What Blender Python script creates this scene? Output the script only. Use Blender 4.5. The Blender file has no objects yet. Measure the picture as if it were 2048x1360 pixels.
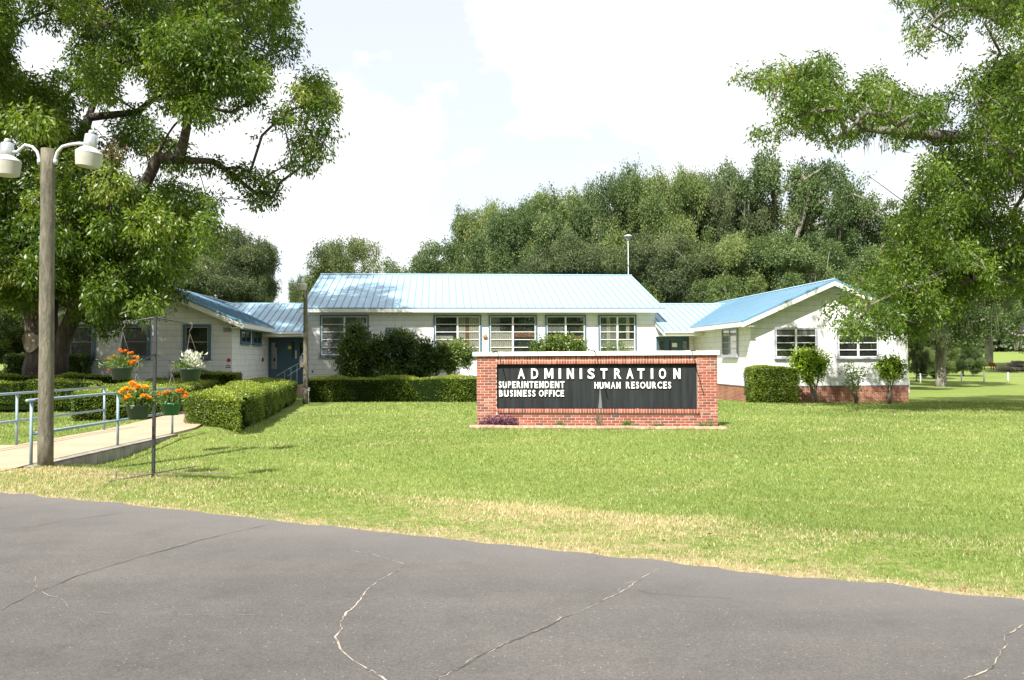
import bpy, math, random
import numpy as np
from mathutils import Vector, Matrix

random.seed(7)
RNG = np.random.default_rng(7)
R = math.radians
SC = bpy.context.scene
COL = SC.collection

# ------------------------------------------------------------------ camera
F = 1624.0                       # focal length in photo pixels (2048 wide)
PITCH = math.atan(38 / F)
ROLL = 0.0051
EYE = np.array([0.0, 0.0, 1.6])
fw = np.array([0, math.cos(PITCH), math.sin(PITCH)])
r0 = np.array([1.0, 0, 0])
u0 = np.array([0, -math.sin(PITCH), math.cos(PITCH)])
rt = math.cos(ROLL) * r0 - math.sin(ROLL) * u0
up = math.sin(ROLL) * r0 + math.cos(ROLL) * u0
cam = bpy.data.cameras.new('camera')
cam.sensor_width = 36.0
cam.lens = F / 2048 * 36.0
cam.clip_end = 6000
cam.clip_start = 0.05
co = bpy.data.objects.new('camera', cam)
COL.objects.link(co)
m = Matrix(((rt[0], up[0], -fw[0], EYE[0]), (rt[1], up[1], -fw[1], EYE[1]), (rt[2], up[2], -fw[2], EYE[2]), (0, 0, 0, 1)))
co.matrix_world = m
SC.camera = co

# ------------------------------------------------------------------ light
SUN = Vector((0.37, 0.83, -1.0)).normalized()        # travel direction
elev = math.asin(-SUN.z)
sl = bpy.data.lights.new('sun', 'SUN')
sl.energy = 4.8
sl.angle = R(0.5)
sl.color = (1.0, 0.96, 0.88)
so = bpy.data.objects.new('sun', sl)
COL.objects.link(so)
so.rotation_euler = SUN.to_track_quat('-Z', 'Y').to_euler()

world = bpy.data.worlds.new('World')
SC.world = world
world.use_nodes = True
wn = world.node_tree
for n in list(wn.nodes): wn.nodes.remove(n)
def WN(t, **kw):
    n = wn.nodes.new(t)
    for k, v in kw.items(): setattr(n, k, v)
    return n
sky = WN('ShaderNodeTexSky', sky_type='NISHITA', sun_disc=False)
sky.sun_elevation = elev
sky.sun_rotation = math.atan2(-SUN.x, -SUN.y)
sky.air_density = 1.0; sky.dust_density = 1.5; sky.ozone_density = 1.0
bg1 = WN('ShaderNodeBackground'); bg1.inputs[1].default_value = 0.085
wn.links.new(sky.outputs[0], bg1.inputs[0])
bg2 = WN('ShaderNodeBackground'); bg2.inputs[0].default_value = (0.97, 0.985, 1.0, 1); bg2.inputs[1].default_value = 0.54
tc = WN('ShaderNodeTexCoord')
mp = WN('ShaderNodeMapping'); mp.inputs['Scale'].default_value = (1, 1, 1.9); mp.inputs['Location'].default_value = (0.35, 0.2, 0.1)
wn.links.new(tc.outputs['Generated'], mp.inputs[0])
nz = WN('ShaderNodeTexNoise'); nz.inputs['Scale'].default_value = 2.6; nz.inputs['Detail'].default_value = 9; nz.inputs['Roughness'].default_value = 0.52; nz.inputs['Distortion'].default_value = 0.25
wn.links.new(mp.outputs[0], nz.inputs[0])
cr = WN('ShaderNodeValToRGB')
cr.color_ramp.elements[0].position = 0.455; cr.color_ramp.elements[0].color = (0.66, 0.66, 0.66, 1)
cr.color_ramp.elements[1].position = 0.50; cr.color_ramp.elements[1].color = (1, 1, 1, 1)
wn.links.new(nz.outputs[0], cr.inputs[0])
mx = WN('ShaderNodeMixShader')
wn.links.new(cr.outputs[0], mx.inputs[0]); wn.links.new(bg1.outputs[0], mx.inputs[1]); wn.links.new(bg2.outputs[0], mx.inputs[2])
wo = WN('ShaderNodeOutputWorld'); wn.links.new(mx.outputs[0], wo.inputs[0])

SC.view_settings.view_transform = 'Standard'
SC.view_settings.look = 'None'
SC.view_settings.exposure = 1.2
SC.view_settings.gamma = 1.0
SC.render.engine = 'CYCLES'
SC.cycles.max_bounces = 6
SC.cycles.transparent_max_bounces = 8

# ------------------------------------------------------------------ pixel -> world helpers
def ray(px, py):
    return fw * F + rt * (px - 1024) - up * (py - 680)
def at(px, py, Y):
    d = ray(px, py)
    return EYE + d * (Y / d[1])
RE0, RE1 = np.array([-6.3, 10.0]), np.array([3.39, 5.37])      # far edge of the road, on the ground
RD = (RE1 - RE0) / np.linalg.norm(RE1 - RE0)
RNn = np.array([-RD[1], RD[0]])                                 # pointing away from the camera
def edge_d(x, y):
    return (x - RE0[0]) * RNn[0] + (y - RE0[1]) * RNn[1]
def G(x, y):
    x = np.asarray(x, float); y = np.asarray(y, float)
    d = edge_d(x, y)
    z = np.interp(d, [-40, -9, .5, 1.2, 1.7, 3.2, 5.0, 9.0, 14, 22, 30, 34, 85, 140, 300, 1500],
                     [-.05, -.01, -.012, .02, 0, -.2, -.22, -.18, -.15, -.22, -.40, -.5, -1.5, -.9, 3.4, 10])
    w3 = np.clip((y - 15.0) / 2.2, 0, 1) * np.clip((-6.3 - x) / .9, 0, 1) * np.clip((24 - y) / 3, 0, 1)
    z = z * (1 - w3) + w3 * np.maximum(z, -.03)
    # left of the walkway the lawn is level with it
    w = np.clip((-9.3 - x) / 0.3, 0, 1) * np.clip((25 - y) / 4, 0, 1)
    z = z * (1 - w) + w * np.minimum(np.maximum(z, -.04), .02)
    w2 = np.clip((-20 - x) / 12, 0, 1) * np.clip((y - 40) / 30, 0, 1)
    return z * (1 - w2) + 0.9 * w2
def gp(px, py):
    Y = 20.0
    for _ in range(60):
        p = at(px, py, Y)
        d = ray(px, py)
        z = float(G(p[0], p[1]))
        Yn = (z - EYE[2]) / d[2] * d[1]
        if Yn < 0: Yn = 400
        Y = 0.5 * Y + 0.5 * Yn
    p = at(px, py, Y); p[2] = float(G(p[0], p[1]))
    return p

# building frame
TH = 0.089
O2 = np.array([-11.18, 44.6])
UU = np.array([math.cos(TH), math.sin(TH)]); NN = np.array([-math.sin(TH), math.cos(TH)])
def wallpt(px, py, t, O=O2, U=UU, N=NN):
    d = ray(px, py); p0 = O + N * t
    k = (p0 @ N) / (d[:2] @ N)
    p = d * k
    return (p[:2] - O) @ U, p[2] + EYE[2]
def sidept(px, py, s, O=O2, U=UU, N=NN):
    d = ray(px, py); p0 = O + U * s
    k = (p0 @ U) / (d[:2] @ U)
    p = d * k
    return (p[:2] - O) @ N, p[2] + EYE[2]

# ------------------------------------------------------------------ materials
MATS = {}
def nodes(name):
    m = bpy.data.materials.new(name); m.use_nodes = True
    nt = m.node_tree
    b = nt.nodes['Principled BSDF']
    MATS[name] = m
    return m, nt, b
def N_(nt, t, ins=None, **kw):
    n = nt.nodes.new(t)
    for k, v in kw.items(): setattr(n, k, v)
    if ins:
        for k, v in ins.items():
            if hasattr(v, 'links') and not isinstance(v, (int, float, tuple)): nt.links.new(v, n.inputs[k])
            else: n.inputs[k].default_value = v
    return n
def ramp(nt, fac, stops):
    n = nt.nodes.new('ShaderNodeValToRGB')
    nt.links.new(fac, n.inputs[0])
    e = n.color_ramp.elements
    while len(e) > 1: e.remove(e[-1])
    e[0].position = stops[0][0]; e[0].color = (*stops[0][1], 1)
    for p, c in stops[1:]:
        q = e.new(p); q.color = (*c, 1)
    return n.outputs[0]
def objc(nt): return nt.nodes.new('ShaderNodeTexCoord').outputs['Object']
def noise(nt, vec, scale, detail=4, rough=.55):
    n = nt.nodes.new('ShaderNodeTexNoise'); nt.links.new(vec, n.inputs[0])
    n.inputs['Scale'].default_value = scale; n.inputs['Detail'].default_value = detail; n.inputs['Roughness'].default_value = rough
    return n.outputs[0]
def mixc(nt, fac, a, b, mode='MIX'):
    n = nt.nodes.new('ShaderNodeMix'); n.data_type = 'RGBA'; n.blend_type = mode
    for i, v in ((0, fac), (6, a), (7, b)):
        if isinstance(v, (int, float)): n.inputs[i].default_value = v
        elif isinstance(v, tuple): n.inputs[i].default_value = (*v, 1)
        else: nt.links.new(v, n.inputs[i])
    return n.outputs[2]
def bump(nt, b, h, strength=.3, dist=.02):
    n = nt.nodes.new('ShaderNodeBump'); nt.links.new(h, n.inputs['Height'])
    n.inputs['Strength'].default_value = strength; n.inputs['Distance'].default_value = dist
    nt.links.new(n.outputs[0], b.inputs['Normal'])
def plain(name, c, rough=.6, var=.12, scale=6, metal=0, spec=.5, bmp=0):
    m, nt, b = nodes(name)
    o = objc(nt); f = noise(nt, o, scale, 5)
    lo = tuple(x * (1 - var) for x in c); hi = tuple(min(1, x * (1 + var)) for x in c)
    nt.links.new(ramp(nt, f, [(.3, lo), (.7, hi)]), b.inputs['Base Color'])
    b.inputs['Roughness'].default_value = rough; b.inputs['Metallic'].default_value = metal
    b.inputs['Specular IOR Level'].default_value = spec
    if bmp: bump(nt, b, f, bmp, .01)
    return m
def combine(nt, x, y, z=0):
    n = nt.nodes.new('ShaderNodeCombineXYZ')
    for i, v in enumerate((x, y, z)):
        if isinstance(v, (int, float)): n.inputs[i].default_value = v
        else: nt.links.new(v, n.inputs[i])
    return n.outputs[0]
def math_(nt, op, a, b=0):
    n = nt.nodes.new('ShaderNodeMath'); n.operation = op
    for i, v in enumerate((a, b)):
        if isinstance(v, (int, float)): n.inputs[i].default_value = v
        else: nt.links.new(v, n.inputs[i])
    return n.outputs[0]
def brick(nt, vec, w, h, mortar, c1, c2, cm, offset=.5, bias=0):
    n = nt.nodes.new('ShaderNodeTexBrick'); nt.links.new(vec, n.inputs['Vector'])
    n.inputs['Scale'].default_value = 1; n.inputs['Brick Width'].default_value = w; n.inputs['Row Height'].default_value = h
    n.inputs['Mortar Size'].default_value = mortar; n.inputs['Mortar Smooth'].default_value = .1; n.inputs['Bias'].default_value = bias
    n.inputs['Color1'].default_value = (*c1, 1); n.inputs['Color2'].default_value = (*c2, 1); n.inputs['Mortar'].default_value = (*cm, 1)
    n.offset = offset
    return n

# white shingle siding
def mk_siding(nm, W):
    m, nt, b = nodes(nm)
    o = objc(nt); s = nt.nodes.new('ShaderNodeSeparateXYZ'); nt.links.new(o, s.inputs[0])
    xy = math_(nt, 'ADD', s.outputs[0], s.outputs[1])
    v = combine(nt, xy, math_(nt, 'ADD', s.outputs[2], -.27 + 5.4), 0)
    br = brick(nt, v, W, .27, .007, (.78, .785, .78), (.75, .755, .75), (.38, .39, .40))
    st = noise(nt, combine(nt, math_(nt, 'MULTIPLY', xy, 2.2), math_(nt, 'MULTIPLY', s.outputs[2], .8), 0), 1.6, 6, .6)
    dirt = ramp(nt, st, [(.34, (.90, .89, .86)), (.55, (1, 1, 1))])
    fin = ramp(nt, noise(nt, o, 30, 3), [(.3, (.97, .97, .97)), (.7, (1, 1, 1))])
    c = mixc(nt, 1.0, br.outputs[0], dirt, 'MULTIPLY'); c = mixc(nt, 1.0, c, fin, 'MULTIPLY')
    nt.links.new(c, b.inputs['Base Color']); b.inputs['Roughness'].default_value = .55
    # each course laps over the next: a saw-tooth in z
    saw = math_(nt, 'FRACT', math_(nt, 'DIVIDE', math_(nt, 'ADD', s.outputs[2], 5.13), .27))
    bump(nt, b, math_(nt, 'MULTIPLY', math_(nt, 'SUBTRACT', 1.0, saw), 1.0), .5, .012)
mk_siding('white_siding', 60.0)
mk_siding('white_block', .54)
def mk_brick_wall():
    m, nt, b = nodes('foundation_brick')
    o = objc(nt); s = nt.nodes.new('ShaderNodeSeparateXYZ'); nt.links.new(o, s.inputs[0])
    xy = math_(nt, 'ADD', s.outputs[0], s.outputs[1])
    br = brick(nt, combine(nt, xy, s.outputs[2], 0), .203, .0677, .010, (.34, .095, .05), (.22, .055, .03), (.40, .32, .26))
    st = ramp(nt, noise(nt, o, 1.3, 4), [(.35, (.75, .7, .66)), (.65, (1.1, 1.05, 1))])
    nt.links.new(mixc(nt, 1.0, br.outputs[0], st, 'MULTIPLY'), b.inputs['Base Color'])
    b.inputs['Roughness'].default_value = .85
    bump(nt, b, math_(nt, 'SUBTRACT', 1.0, br.outputs[1]), .5, .01)
mk_brick_wall()
def mk_rndbrick():
    m, nt, b = nodes('sign_brick')
    a = nt.nodes.new('ShaderNodeAttribute'); a.attribute_name = 'rnd'
    c = ramp(nt, a.outputs['Fac'], [(0, (.12, .055, .045)), (.1, (.19, .065, .045)), (.22, (.21, .050, .030)), (.6, (.275, .072, .042)), (.9, (.32, .105, .065)), (1, (.33, .17, .14))])
    f = noise(nt, objc(nt), 45, 4, .65)
    c = mixc(nt, 1.0, c, ramp(nt, f, [(.3, (.78, .75, .74)), (.7, (1.12, 1.12, 1.12))]), 'MULTIPLY')
    nt.links.new(c, b.inputs['Base Color']); b.inputs['Roughness'].default_value = .85
    bump(nt, b, f, .5, .006)
mk_rndbrick()
plain('mortar', (.42, .35, .29), .95, .15, 30, bmp=.4)
plain('cap_concrete', (.66, .63, .59), .8, .1, 5, bmp=.15)
def mk_roof(name, c, rough=.38):
    m, nt, b = nodes(name)
    o = objc(nt); f = noise(nt, o, 1.1, 5, .6)
    nt.links.new(ramp(nt, f, [(.3, tuple(x * .9 for x in c)), (.7, tuple(min(1, x * 1.06) for x in c))]), b.inputs['Base Color'])
    nt.links.new(ramp(nt, noise(nt, o, 3, 4), [(.3, (rough - .06,) * 3), (.7, (rough + .1,) * 3)]), b.inputs['Roughness'])
    b.inputs['Specular IOR Level'].default_value = .6
    bump(nt, b, noise(nt, o, 2.5, 2), .12, .01)
mk_roof('roof_metal', (.27, .42, .53))
mk_roof('roof_seam', (.12, .22, .31), .5)  # seam shadow line and dirt put into a darker colour than the sheets
mk_roof('roof_trim', (.12, .27, .42), .4)
plain('white_trim', (.72, .71, .66), .5, .06, 4)
plain('blue_trim', (.075, .145, .20), .5, .15, 8)
plain('lilac_trim', (.33, .34, .40), .5, .12, 8)
plain('door_blue', (.038, .088, .125), .45, .08, 3)
plain('sash_white', (.74, .74, .72), .5, .06, 8)
plain('interior_dark', (.03, .034, .035), .8, .4, 2)  # near-black tone standing in for the unlit rooms indoors
plain('plate_grey', (.35, .36, .35), .6, .05, 9)
plain('plate_white', (.75, .75, .73), .6, .05, 9)
plain('red_paint', (.42, .03, .03), .5, .08, 9)
plain('yellow_paint', (.65, .60, .06), .5, .08, 9)
plain('dark_text', (.06, .065, .07), .6, .05, 9)
def mk_curtain():
    m, nt, b = nodes('curtain')
    o = objc(nt); s = nt.nodes.new('ShaderNodeSeparateXYZ'); nt.links.new(o, s.inputs[0])
    w = math_(nt, 'SINE', math_(nt, 'MULTIPLY', math_(nt, 'ADD', s.outputs[0], s.outputs[1]), 62))
    c = ramp(nt, math_(nt, 'MULTIPLY_ADD' if False else 'MULTIPLY', math_(nt, 'ADD', w, 1), .5), [(0, (.42, .39, .31)), (1, (.66, .62, .51))])
    nt.links.new(c, b.inputs['Base Color']); b.inputs['Roughness'].default_value = .9
    bump(nt, b, w, .4, .02)
mk_curtain()
plain('wood_panel', (.28, .13, .06), .6, .2, 4)
plain('blind_grey', (.26, .26, .24), .7, .12, 3)
def mk_glass():
    m, nt, b = nodes('window_glass')
    out = nt.nodes['Material Output']
    tr = N_(nt, 'ShaderNodeBsdfTransparent', {0: (.86, .88, .88, 1)})
    gl = N_(nt, 'ShaderNodeBsdfGlossy', {0: (1, 1, 1, 1), 'Roughness': .02})
    bm = nt.nodes.new('ShaderNodeBump'); nt.links.new(noise(nt, objc(nt), 2.2, 2), bm.inputs['Height']); bm.inputs['Strength'].default_value = .10; bm.inputs['Distance'].default_value = .02
    nt.links.new(bm.outputs[0], gl.inputs['Normal'])
    mxs = N_(nt, 'ShaderNodeMixShader', {0: .16}); nt.links.new(tr.outputs[0], mxs.inputs[1]); nt.links.new(gl.outputs[0], mxs.inputs[2])
    nt.links.new(mxs.outputs[0], out.inputs[0])
mk_glass()
def mk_asphalt():
    m, nt, b = nodes('asphalt')
    o = objc(nt)
    base = ramp(nt, noise(nt, o, .35, 5, .6), [(.3, (.065, .060, .0565)), (.5, (.083, .0765, .072)), (.72, (.102, .094, .088))])
    grain = ramp(nt, noise(nt, o, 85, 4, .8), [(.32, (.55, .55, .55)), (.5, (1, 1, 1)), (.68, (1.5, 1.48, 1.45))])
    c = mixc(nt, 1.0, base, grain, 'MULTIPLY')
    v = nt.nodes.new('ShaderNodeTexVoronoi'); nt.links.new(o, v.inputs['Vector']); v.inputs['Scale'].default_value = 30
    sp = ramp(nt, v.outputs['Distance'], [(.0, (1, 1, 1)), (.17, (0, 0, 0))])
    gate = ramp(nt, v.outputs['Color'], [(.62, (0, 0, 0)), (.66, (1, 1, 1))])
    sep = mixc(nt, 1.0, sp, gate, 'MULTIPLY')
    c = mixc(nt, sep, c, (.40, .38, .35))
    v2 = nt.nodes.new('ShaderNodeTexVoronoi'); nt.links.new(o, v2.inputs['Vector']); v2.inputs['Scale'].default_value = 1.7
    sp2 = ramp(nt, v2.outputs['Distance'], [(.0, (1, 1, 1)), (.05, (0, 0, 0))])
    c = mixc(nt, sp2, c, (.06, .055, .055))
    mpr = nt.nodes.new('ShaderNodeMapping'); mpr.vector_type = 'POINT'; nt.links.new(o, mpr.inputs[0]); mpr.inputs['Rotation'].default_value = (0, 0, R(25.5)); mpr.inputs['Scale'].default_value = (.16, 1.5, 1)
    c = mixc(nt, 1.0, c, ramp(nt, noise(nt, mpr.outputs[0], 1.0, 4, .6), [(.32, (.86, .86, .865)), (.55, (1, 1, 1)), (.72, (1.12, 1.11, 1.09))]), 'MULTIPLY')
    c = mixc(nt, 1.0, c, ramp(nt, noise(nt, o, 2.3, 7, .75), [(.34, (.84, .83, .82)), (.5, (1, 1, 1)), (.7, (1.09, 1.09, 1.09))]), 'MULTIPLY')
    # paler worn band by the grass edge
    at_ = nt.nodes.new('ShaderNodeAttribute'); at_.attribute_name = 'edge'
    c = mixc(nt, at_.outputs['Fac'], c, (.15, .14, .135))
    nt.links.new(c, b.inputs['Base Color']); b.inputs['Roughness'].default_value = .85
    bump(nt, b, noise(nt, o, 160, 3, .7), .6, .006)
mk_asphalt()
def mk_crack():
    m, nt, b = nodes('crack_pale')
    f = noise(nt, objc(nt), 7, 5, .75)
    nt.links.new(ramp(nt, f, [(.36, (.035, .032, .03)), (.46, (.16, .14, .12)), (.56, (.34, .29, .235)), (.7, (.42, .37, .31))]), b.inputs['Base Color']); b.inputs['Roughness'].default_value = .95
mk_crack()
plain('crack_dark', (.06, .055, .052), .95, .3, 12)
def mk_walk():
    m, nt, b = nodes('walk_concrete')
    o = objc(nt)
    c = ramp(nt, noise(nt, o, 1.2, 6, .65), [(.3, (.34, .25, .17)), (.7, (.43, .325, .225))])
    c = mixc(nt, 1.0, c, ramp(nt, noise(nt, o, 60, 3, .6), [(.3, (.85, .85, .85)), (.7, (1.1, 1.1, 1.1))]), 'MULTIPLY')
    nt.links.new(c, b.inputs['Base Color']); b.inputs['Roughness'].default_value = .9
    bump(nt, b, noise(nt, o, 60, 3), .3, .01)
mk_walk()
def mk_block():
    m, nt, b = nodes('block_wall')
    o = objc(nt); s = nt.nodes.new('ShaderNodeSeparateXYZ'); nt.links.new(o, s.inputs[0])
    br = brick(nt, combine(nt, math_(nt, 'ADD', s.outputs[1], s.outputs[0]), s.outputs[2], 0), .41, .205, .012, (.34, .32, .28), (.26, .25, .22), (.18, .165, .14))
    st = ramp(nt, noise(nt, o, 3, 5), [(.35, (.6, .6, .56)), (.65, (1, 1, 1))])
    nt.links.new(mixc(nt, 1.0, br.outputs[0], st, 'MULTIPLY'), b.inputs['Base Color'])
    b.inputs['Roughness'].default_value = .95
    bump(nt, b, math_(nt, 'SUBTRACT', 1.0, br.outputs[1]), .6, .015)
mk_block()
def mk_ground():
    m, nt, b = nodes('lawn_ground')
    o = objc(nt)
    at_ = nt.nodes.new('ShaderNodeAttribute'); at_.attribute_name = 'dry'
    big = noise(nt, o, .22, 5, .6); fine = noise(nt, o, 16, 6, .75); tuft = noise(nt, o, 3.2, 6, .7)
    far = noise(nt, o, 1.1, 6, .65)
    green = ramp(nt, fine, [(.26, (.09, .12, .028)), (.5, (.170, .222, .060)), (.72, (.26, .32, .11))])
    green = mixc(nt, 1.0, green, ramp(nt, big, [(.3, (.86, .95, .8)), (.7, (1.12, 1.05, 1.1))]), 'MULTIPLY')
    green = mixc(nt, 1.0, green, ramp(nt, tuft, [(.3, (.78, .84, .75)), (.7, (1.2, 1.12, 1.1))]), 'MULTIPLY')
    green = mixc(nt, 1.0, green, ramp(nt, far, [(.3, (.88, .93, .85)), (.7, (1.1, 1.06, 1.06))]), 'MULTIPLY')
    dry = ramp(nt, fine, [(.25, (.19, .15, .085)), (.5, (.35, .28, .16)), (.75, (.50, .41, .26))])
    d2 = math_(nt, 'ADD', at_.outputs['Fac'], math_(nt, 'MULTIPLY', math_(nt, 'SUBTRACT', tuft, .5), 1.3))
    fac = ramp(nt, d2, [(.25, (0, 0, 0)), (.62, (1, 1, 1))])
    green = mixc(nt, ramp(nt, noise(nt, o, .8, 7, .75), [(.56, (0, 0, 0)), (.70, (.6, .6, .6))]), green, (.24, .22, .09))
    nt.links.new(mixc(nt, fac, green, dry), b.inputs['Base Color'])
    b.inputs['Roughness'].default_value = .95; b.inputs['Specular IOR Level'].default_value = .1
    bump(nt, b, fine, .8, .05)
mk_ground()
def mk_leaf(name, stops, trans=.30, rough=.42, spec=.5, tint=None):
    m, nt, b = nodes(name)
    a = nt.nodes.new('ShaderNodeAttribute'); a.attribute_name = 'rnd'
    c = ramp(nt, a.outputs['Fac'], stops)
    nt.links.new(c, b.inputs['Base Color']); b.inputs['Roughness'].default_value = rough
    b.inputs['Specular IOR Level'].default_value = spec
    t = nt.nodes.new('ShaderNodeBsdfTranslucent')
    nt.links.new(mixc(nt, 1.0, c, (1.5, 1.5, .6), 'MULTIPLY'), t.inputs[0])
    mxs = nt.nodes.new('ShaderNodeMixShader'); mxs.inputs[0].default_value = trans
    nt.links.new(b.outputs[0], mxs.inputs[1]); nt.links.new(t.outputs[0], mxs.inputs[2])
    nt.links.new(mxs.outputs[0], nt.nodes['Material Output'].inputs[0])
    return m
mk_leaf('pecan_leaf', [(0, (.034, .072, .008)), (.45, (.092, .155, .017)), (.8, (.175, .245, .032)), (.93, (.23, .28, .045)), (1, (.20, .12, .05))], .42, .40, .45)
mk_leaf('oak_leaf', [(0, (.022, .042, .013)), (.5, (.072, .118, .036)), (.85, (.135, .19, .065)), (1, (.18, .21, .10))], .3, .55, .35)
mk_leaf('olive_leaf', [(0, (.026, .046, .013)), (.5, (.088, .135, .036)), (.85, (.16, .21, .062)), (1, (.20, .23, .09))], .3, .55, .35)
mk_leaf('grey_oak_leaf', [(0, (.024, .038, .014)), (.5, (.070, .098, .038)), (.9, (.13, .16, .068)), (1, (.2, .22, .11))], .3, .55, .35)
mk_leaf('cypress_leaf', [(0, (.03, .05, .012)), (.5, (.08, .115, .028)), (1, (.15, .18, .05))], .3, .55)
mk_leaf('far_leaf', [(0, (.05, .078, .032)), (.5, (.085, .125, .055)), (1, (.13, .17, .085))], .25, .6)
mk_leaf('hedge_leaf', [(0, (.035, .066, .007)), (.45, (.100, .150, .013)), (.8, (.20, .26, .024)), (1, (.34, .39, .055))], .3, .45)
mk_leaf('shrub_leaf', [(0, (.020, .045, .008)), (.5, (.060, .105, .016)), (.85, (.12, .17, .03)), (1, (.24, .29, .09))], .28, .38)
mk_leaf('bright_leaf', [(0, (.09, .16, .01)), (.35, (.22, .34, .022)), (.8, (.42, .52, .04)), (1, (.55, .62, .09))], .35, .45)
mk_leaf('yucca_leaf', [(0, (.012, .03, .012)), (1, (.04, .075, .03))], .15, .5)
mk_leaf('purple_leaf', [(0, (.05, .02, .045)), (.6, (.13, .045, .10)), (1, (.30, .14, .20))], .2, .5)
mk_leaf('silver_leaf', [(0, (.40, .42, .38)), (1, (.70, .71, .67))], .2, .8)
mk_leaf('marigold_leaf', [(0, (.05, .10, .02)), (1, (.17, .25, .06))], .3, .5)
mk_leaf('orange_petal', [(0, (.62, .13, .005)), (.6, (.85, .26, .01)), (1, (.9, .40, .03))], .25, .6)
mk_leaf('amber_petal', [(0, (.75, .24, .005)), (.6, (.88, .42, .01)), (1, (.9, .56, .03))], .25, .6)
mk_leaf('yellow_petal', [(0, (.65, .62, .05)), (1, (.80, .80, .15))], .25, .6)
mk_leaf('rust_leaf', [(0, (.08, .03, .015)), (1, (.24, .09, .045))], .2, .7)
mk_leaf('moss_strand', [(0, (.10, .105, .075)), (1, (.22, .22, .16))], .3, .9)
mk_leaf('grass_blade', [(0, (.08, .115, .025)), (.3, (.150, .212, .050)), (.6, (.26, .325, .09)), (.72, (.38, .42, .16)), (.78, (.38, .31, .17)), (.9, (.54, .45, .28)), (1, (.68, .58, .41))], .35, .5, .35)
plain('hedge_core', (.010, .018, .005), 1, .4, 9, spec=0)  # shaded inside of hedges and shrubs put into a near-black colour
def mk_bark(name, a, b_, sc=7, st=.9):
    m, nt, b = nodes(name)
    o = objc(nt); mpn = nt.nodes.new('ShaderNodeMapping'); mpn.inputs['Scale'].default_value = (1, 1, .25); nt.links.new(o, mpn.inputs[0])
    f = noise(nt, mpn.outputs[0], sc, 7, .7)
    nt.links.new(ramp(nt, f, [(.35, a), (.65, b_)]), b.inputs['Base Color']); b.inputs['Roughness'].default_value = .95
    bump(nt, b, f, st, .06)
mk_bark('pecan_bark', (.028, .021, .018), (.115, .092, .078))
mk_bark('oak_bark', (.05, .044, .037), (.20, .18, .155), 5)
mk_bark('far_bark', (.09, .08, .066), (.30, .275, .24), 3)
mk_bark('shrub_stem', (.10, .08, .06), (.28, .24, .19), 20)
mk_bark('pole_wood', (.075, .075, .052), (.19, .17, .125), 16, .8)
mk_bark('log_wood', (.14, .12, .10), (.36, .32, .27), 4)
mk_bark('cut_wood', (.16, .12, .09), (.46, .40, .33), 6, .4)
mk_bark('border_timber', (.17, .12, .075), (.40, .31, .20), 9, .7)
plain('galvanised', (.50, .53, .54), .35, .1, 12, metal=.7)
plain('lamp_white', (.46, .47, .46), .35, .06, 12)
plain('lamp_diffuser', (.38, .385, .33), .35, .05, 12)
plain('rail_paint', (.21, .30, .36), .4, .12, 10)
plain('stand_metal', (.022, .025, .028), .45, .25, 14)
plain('rust_bar', (.13, .10, .085), .8, .35, 14)
plain('pot_green', (.028, .062, .050), .45, .08, 8)
plain('pot_emerald', (.012, .115, .048), .45, .08, 8)
plain('soil', (.05, .035, .025), .95, .3, 20)
plain('bare_dirt', (.24, .15, .09), .95, .25, 9)
plain('letter_white', (.80, .79, .76), .5, .04, 8)
def mk_board():
    m, nt, b = nodes('sign_board')
    o = objc(nt); s = nt.nodes.new('ShaderNodeSeparateXYZ'); nt.links.new(o, s.inputs[0])
    st = noise(nt, combine(nt, math_(nt, 'MULTIPLY', s.outputs[0], 9), math_(nt, 'MULTIPLY', s.outputs[2], .7), 0), 1, 5, .6)
    c = ramp(nt, st, [(.35, (.010, .012, .013)), (.72, (.026, .030, .032))])
    # pale run-off streak below the lettering
    dx = math_(nt, 'ABSOLUTE', math_(nt, 'SUBTRACT', s.outputs[0], math_(nt, 'ADD', 3.17, 0)))
    wz = math_(nt, 'MULTIPLY', math_(nt, 'SUBTRACT', 1.08, s.outputs[2]), .085)
    inn = math_(nt, 'LESS_THAN', math_(nt, 'ADD', dx, math_(nt, 'MULTIPLY', noise(nt, combine(nt, math_(nt, 'MULTIPLY', s.outputs[0], 60), math_(nt, 'MULTIPLY', s.outputs[2], 3), 0), 1, 3), .03)), wz)
    c = mixc(nt, math_(nt, 'MULTIPLY', inn, .28), c, (.42, .45, .46))
    nt.links.new(c, b.inputs['Base Color']); b.inputs['Roughness'].default_value = .6; b.inputs['Specular IOR Level'].default_value = .2
mk_board()
plain('horse_coat', (.24, .075, .03), .6, .15, 3)

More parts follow.
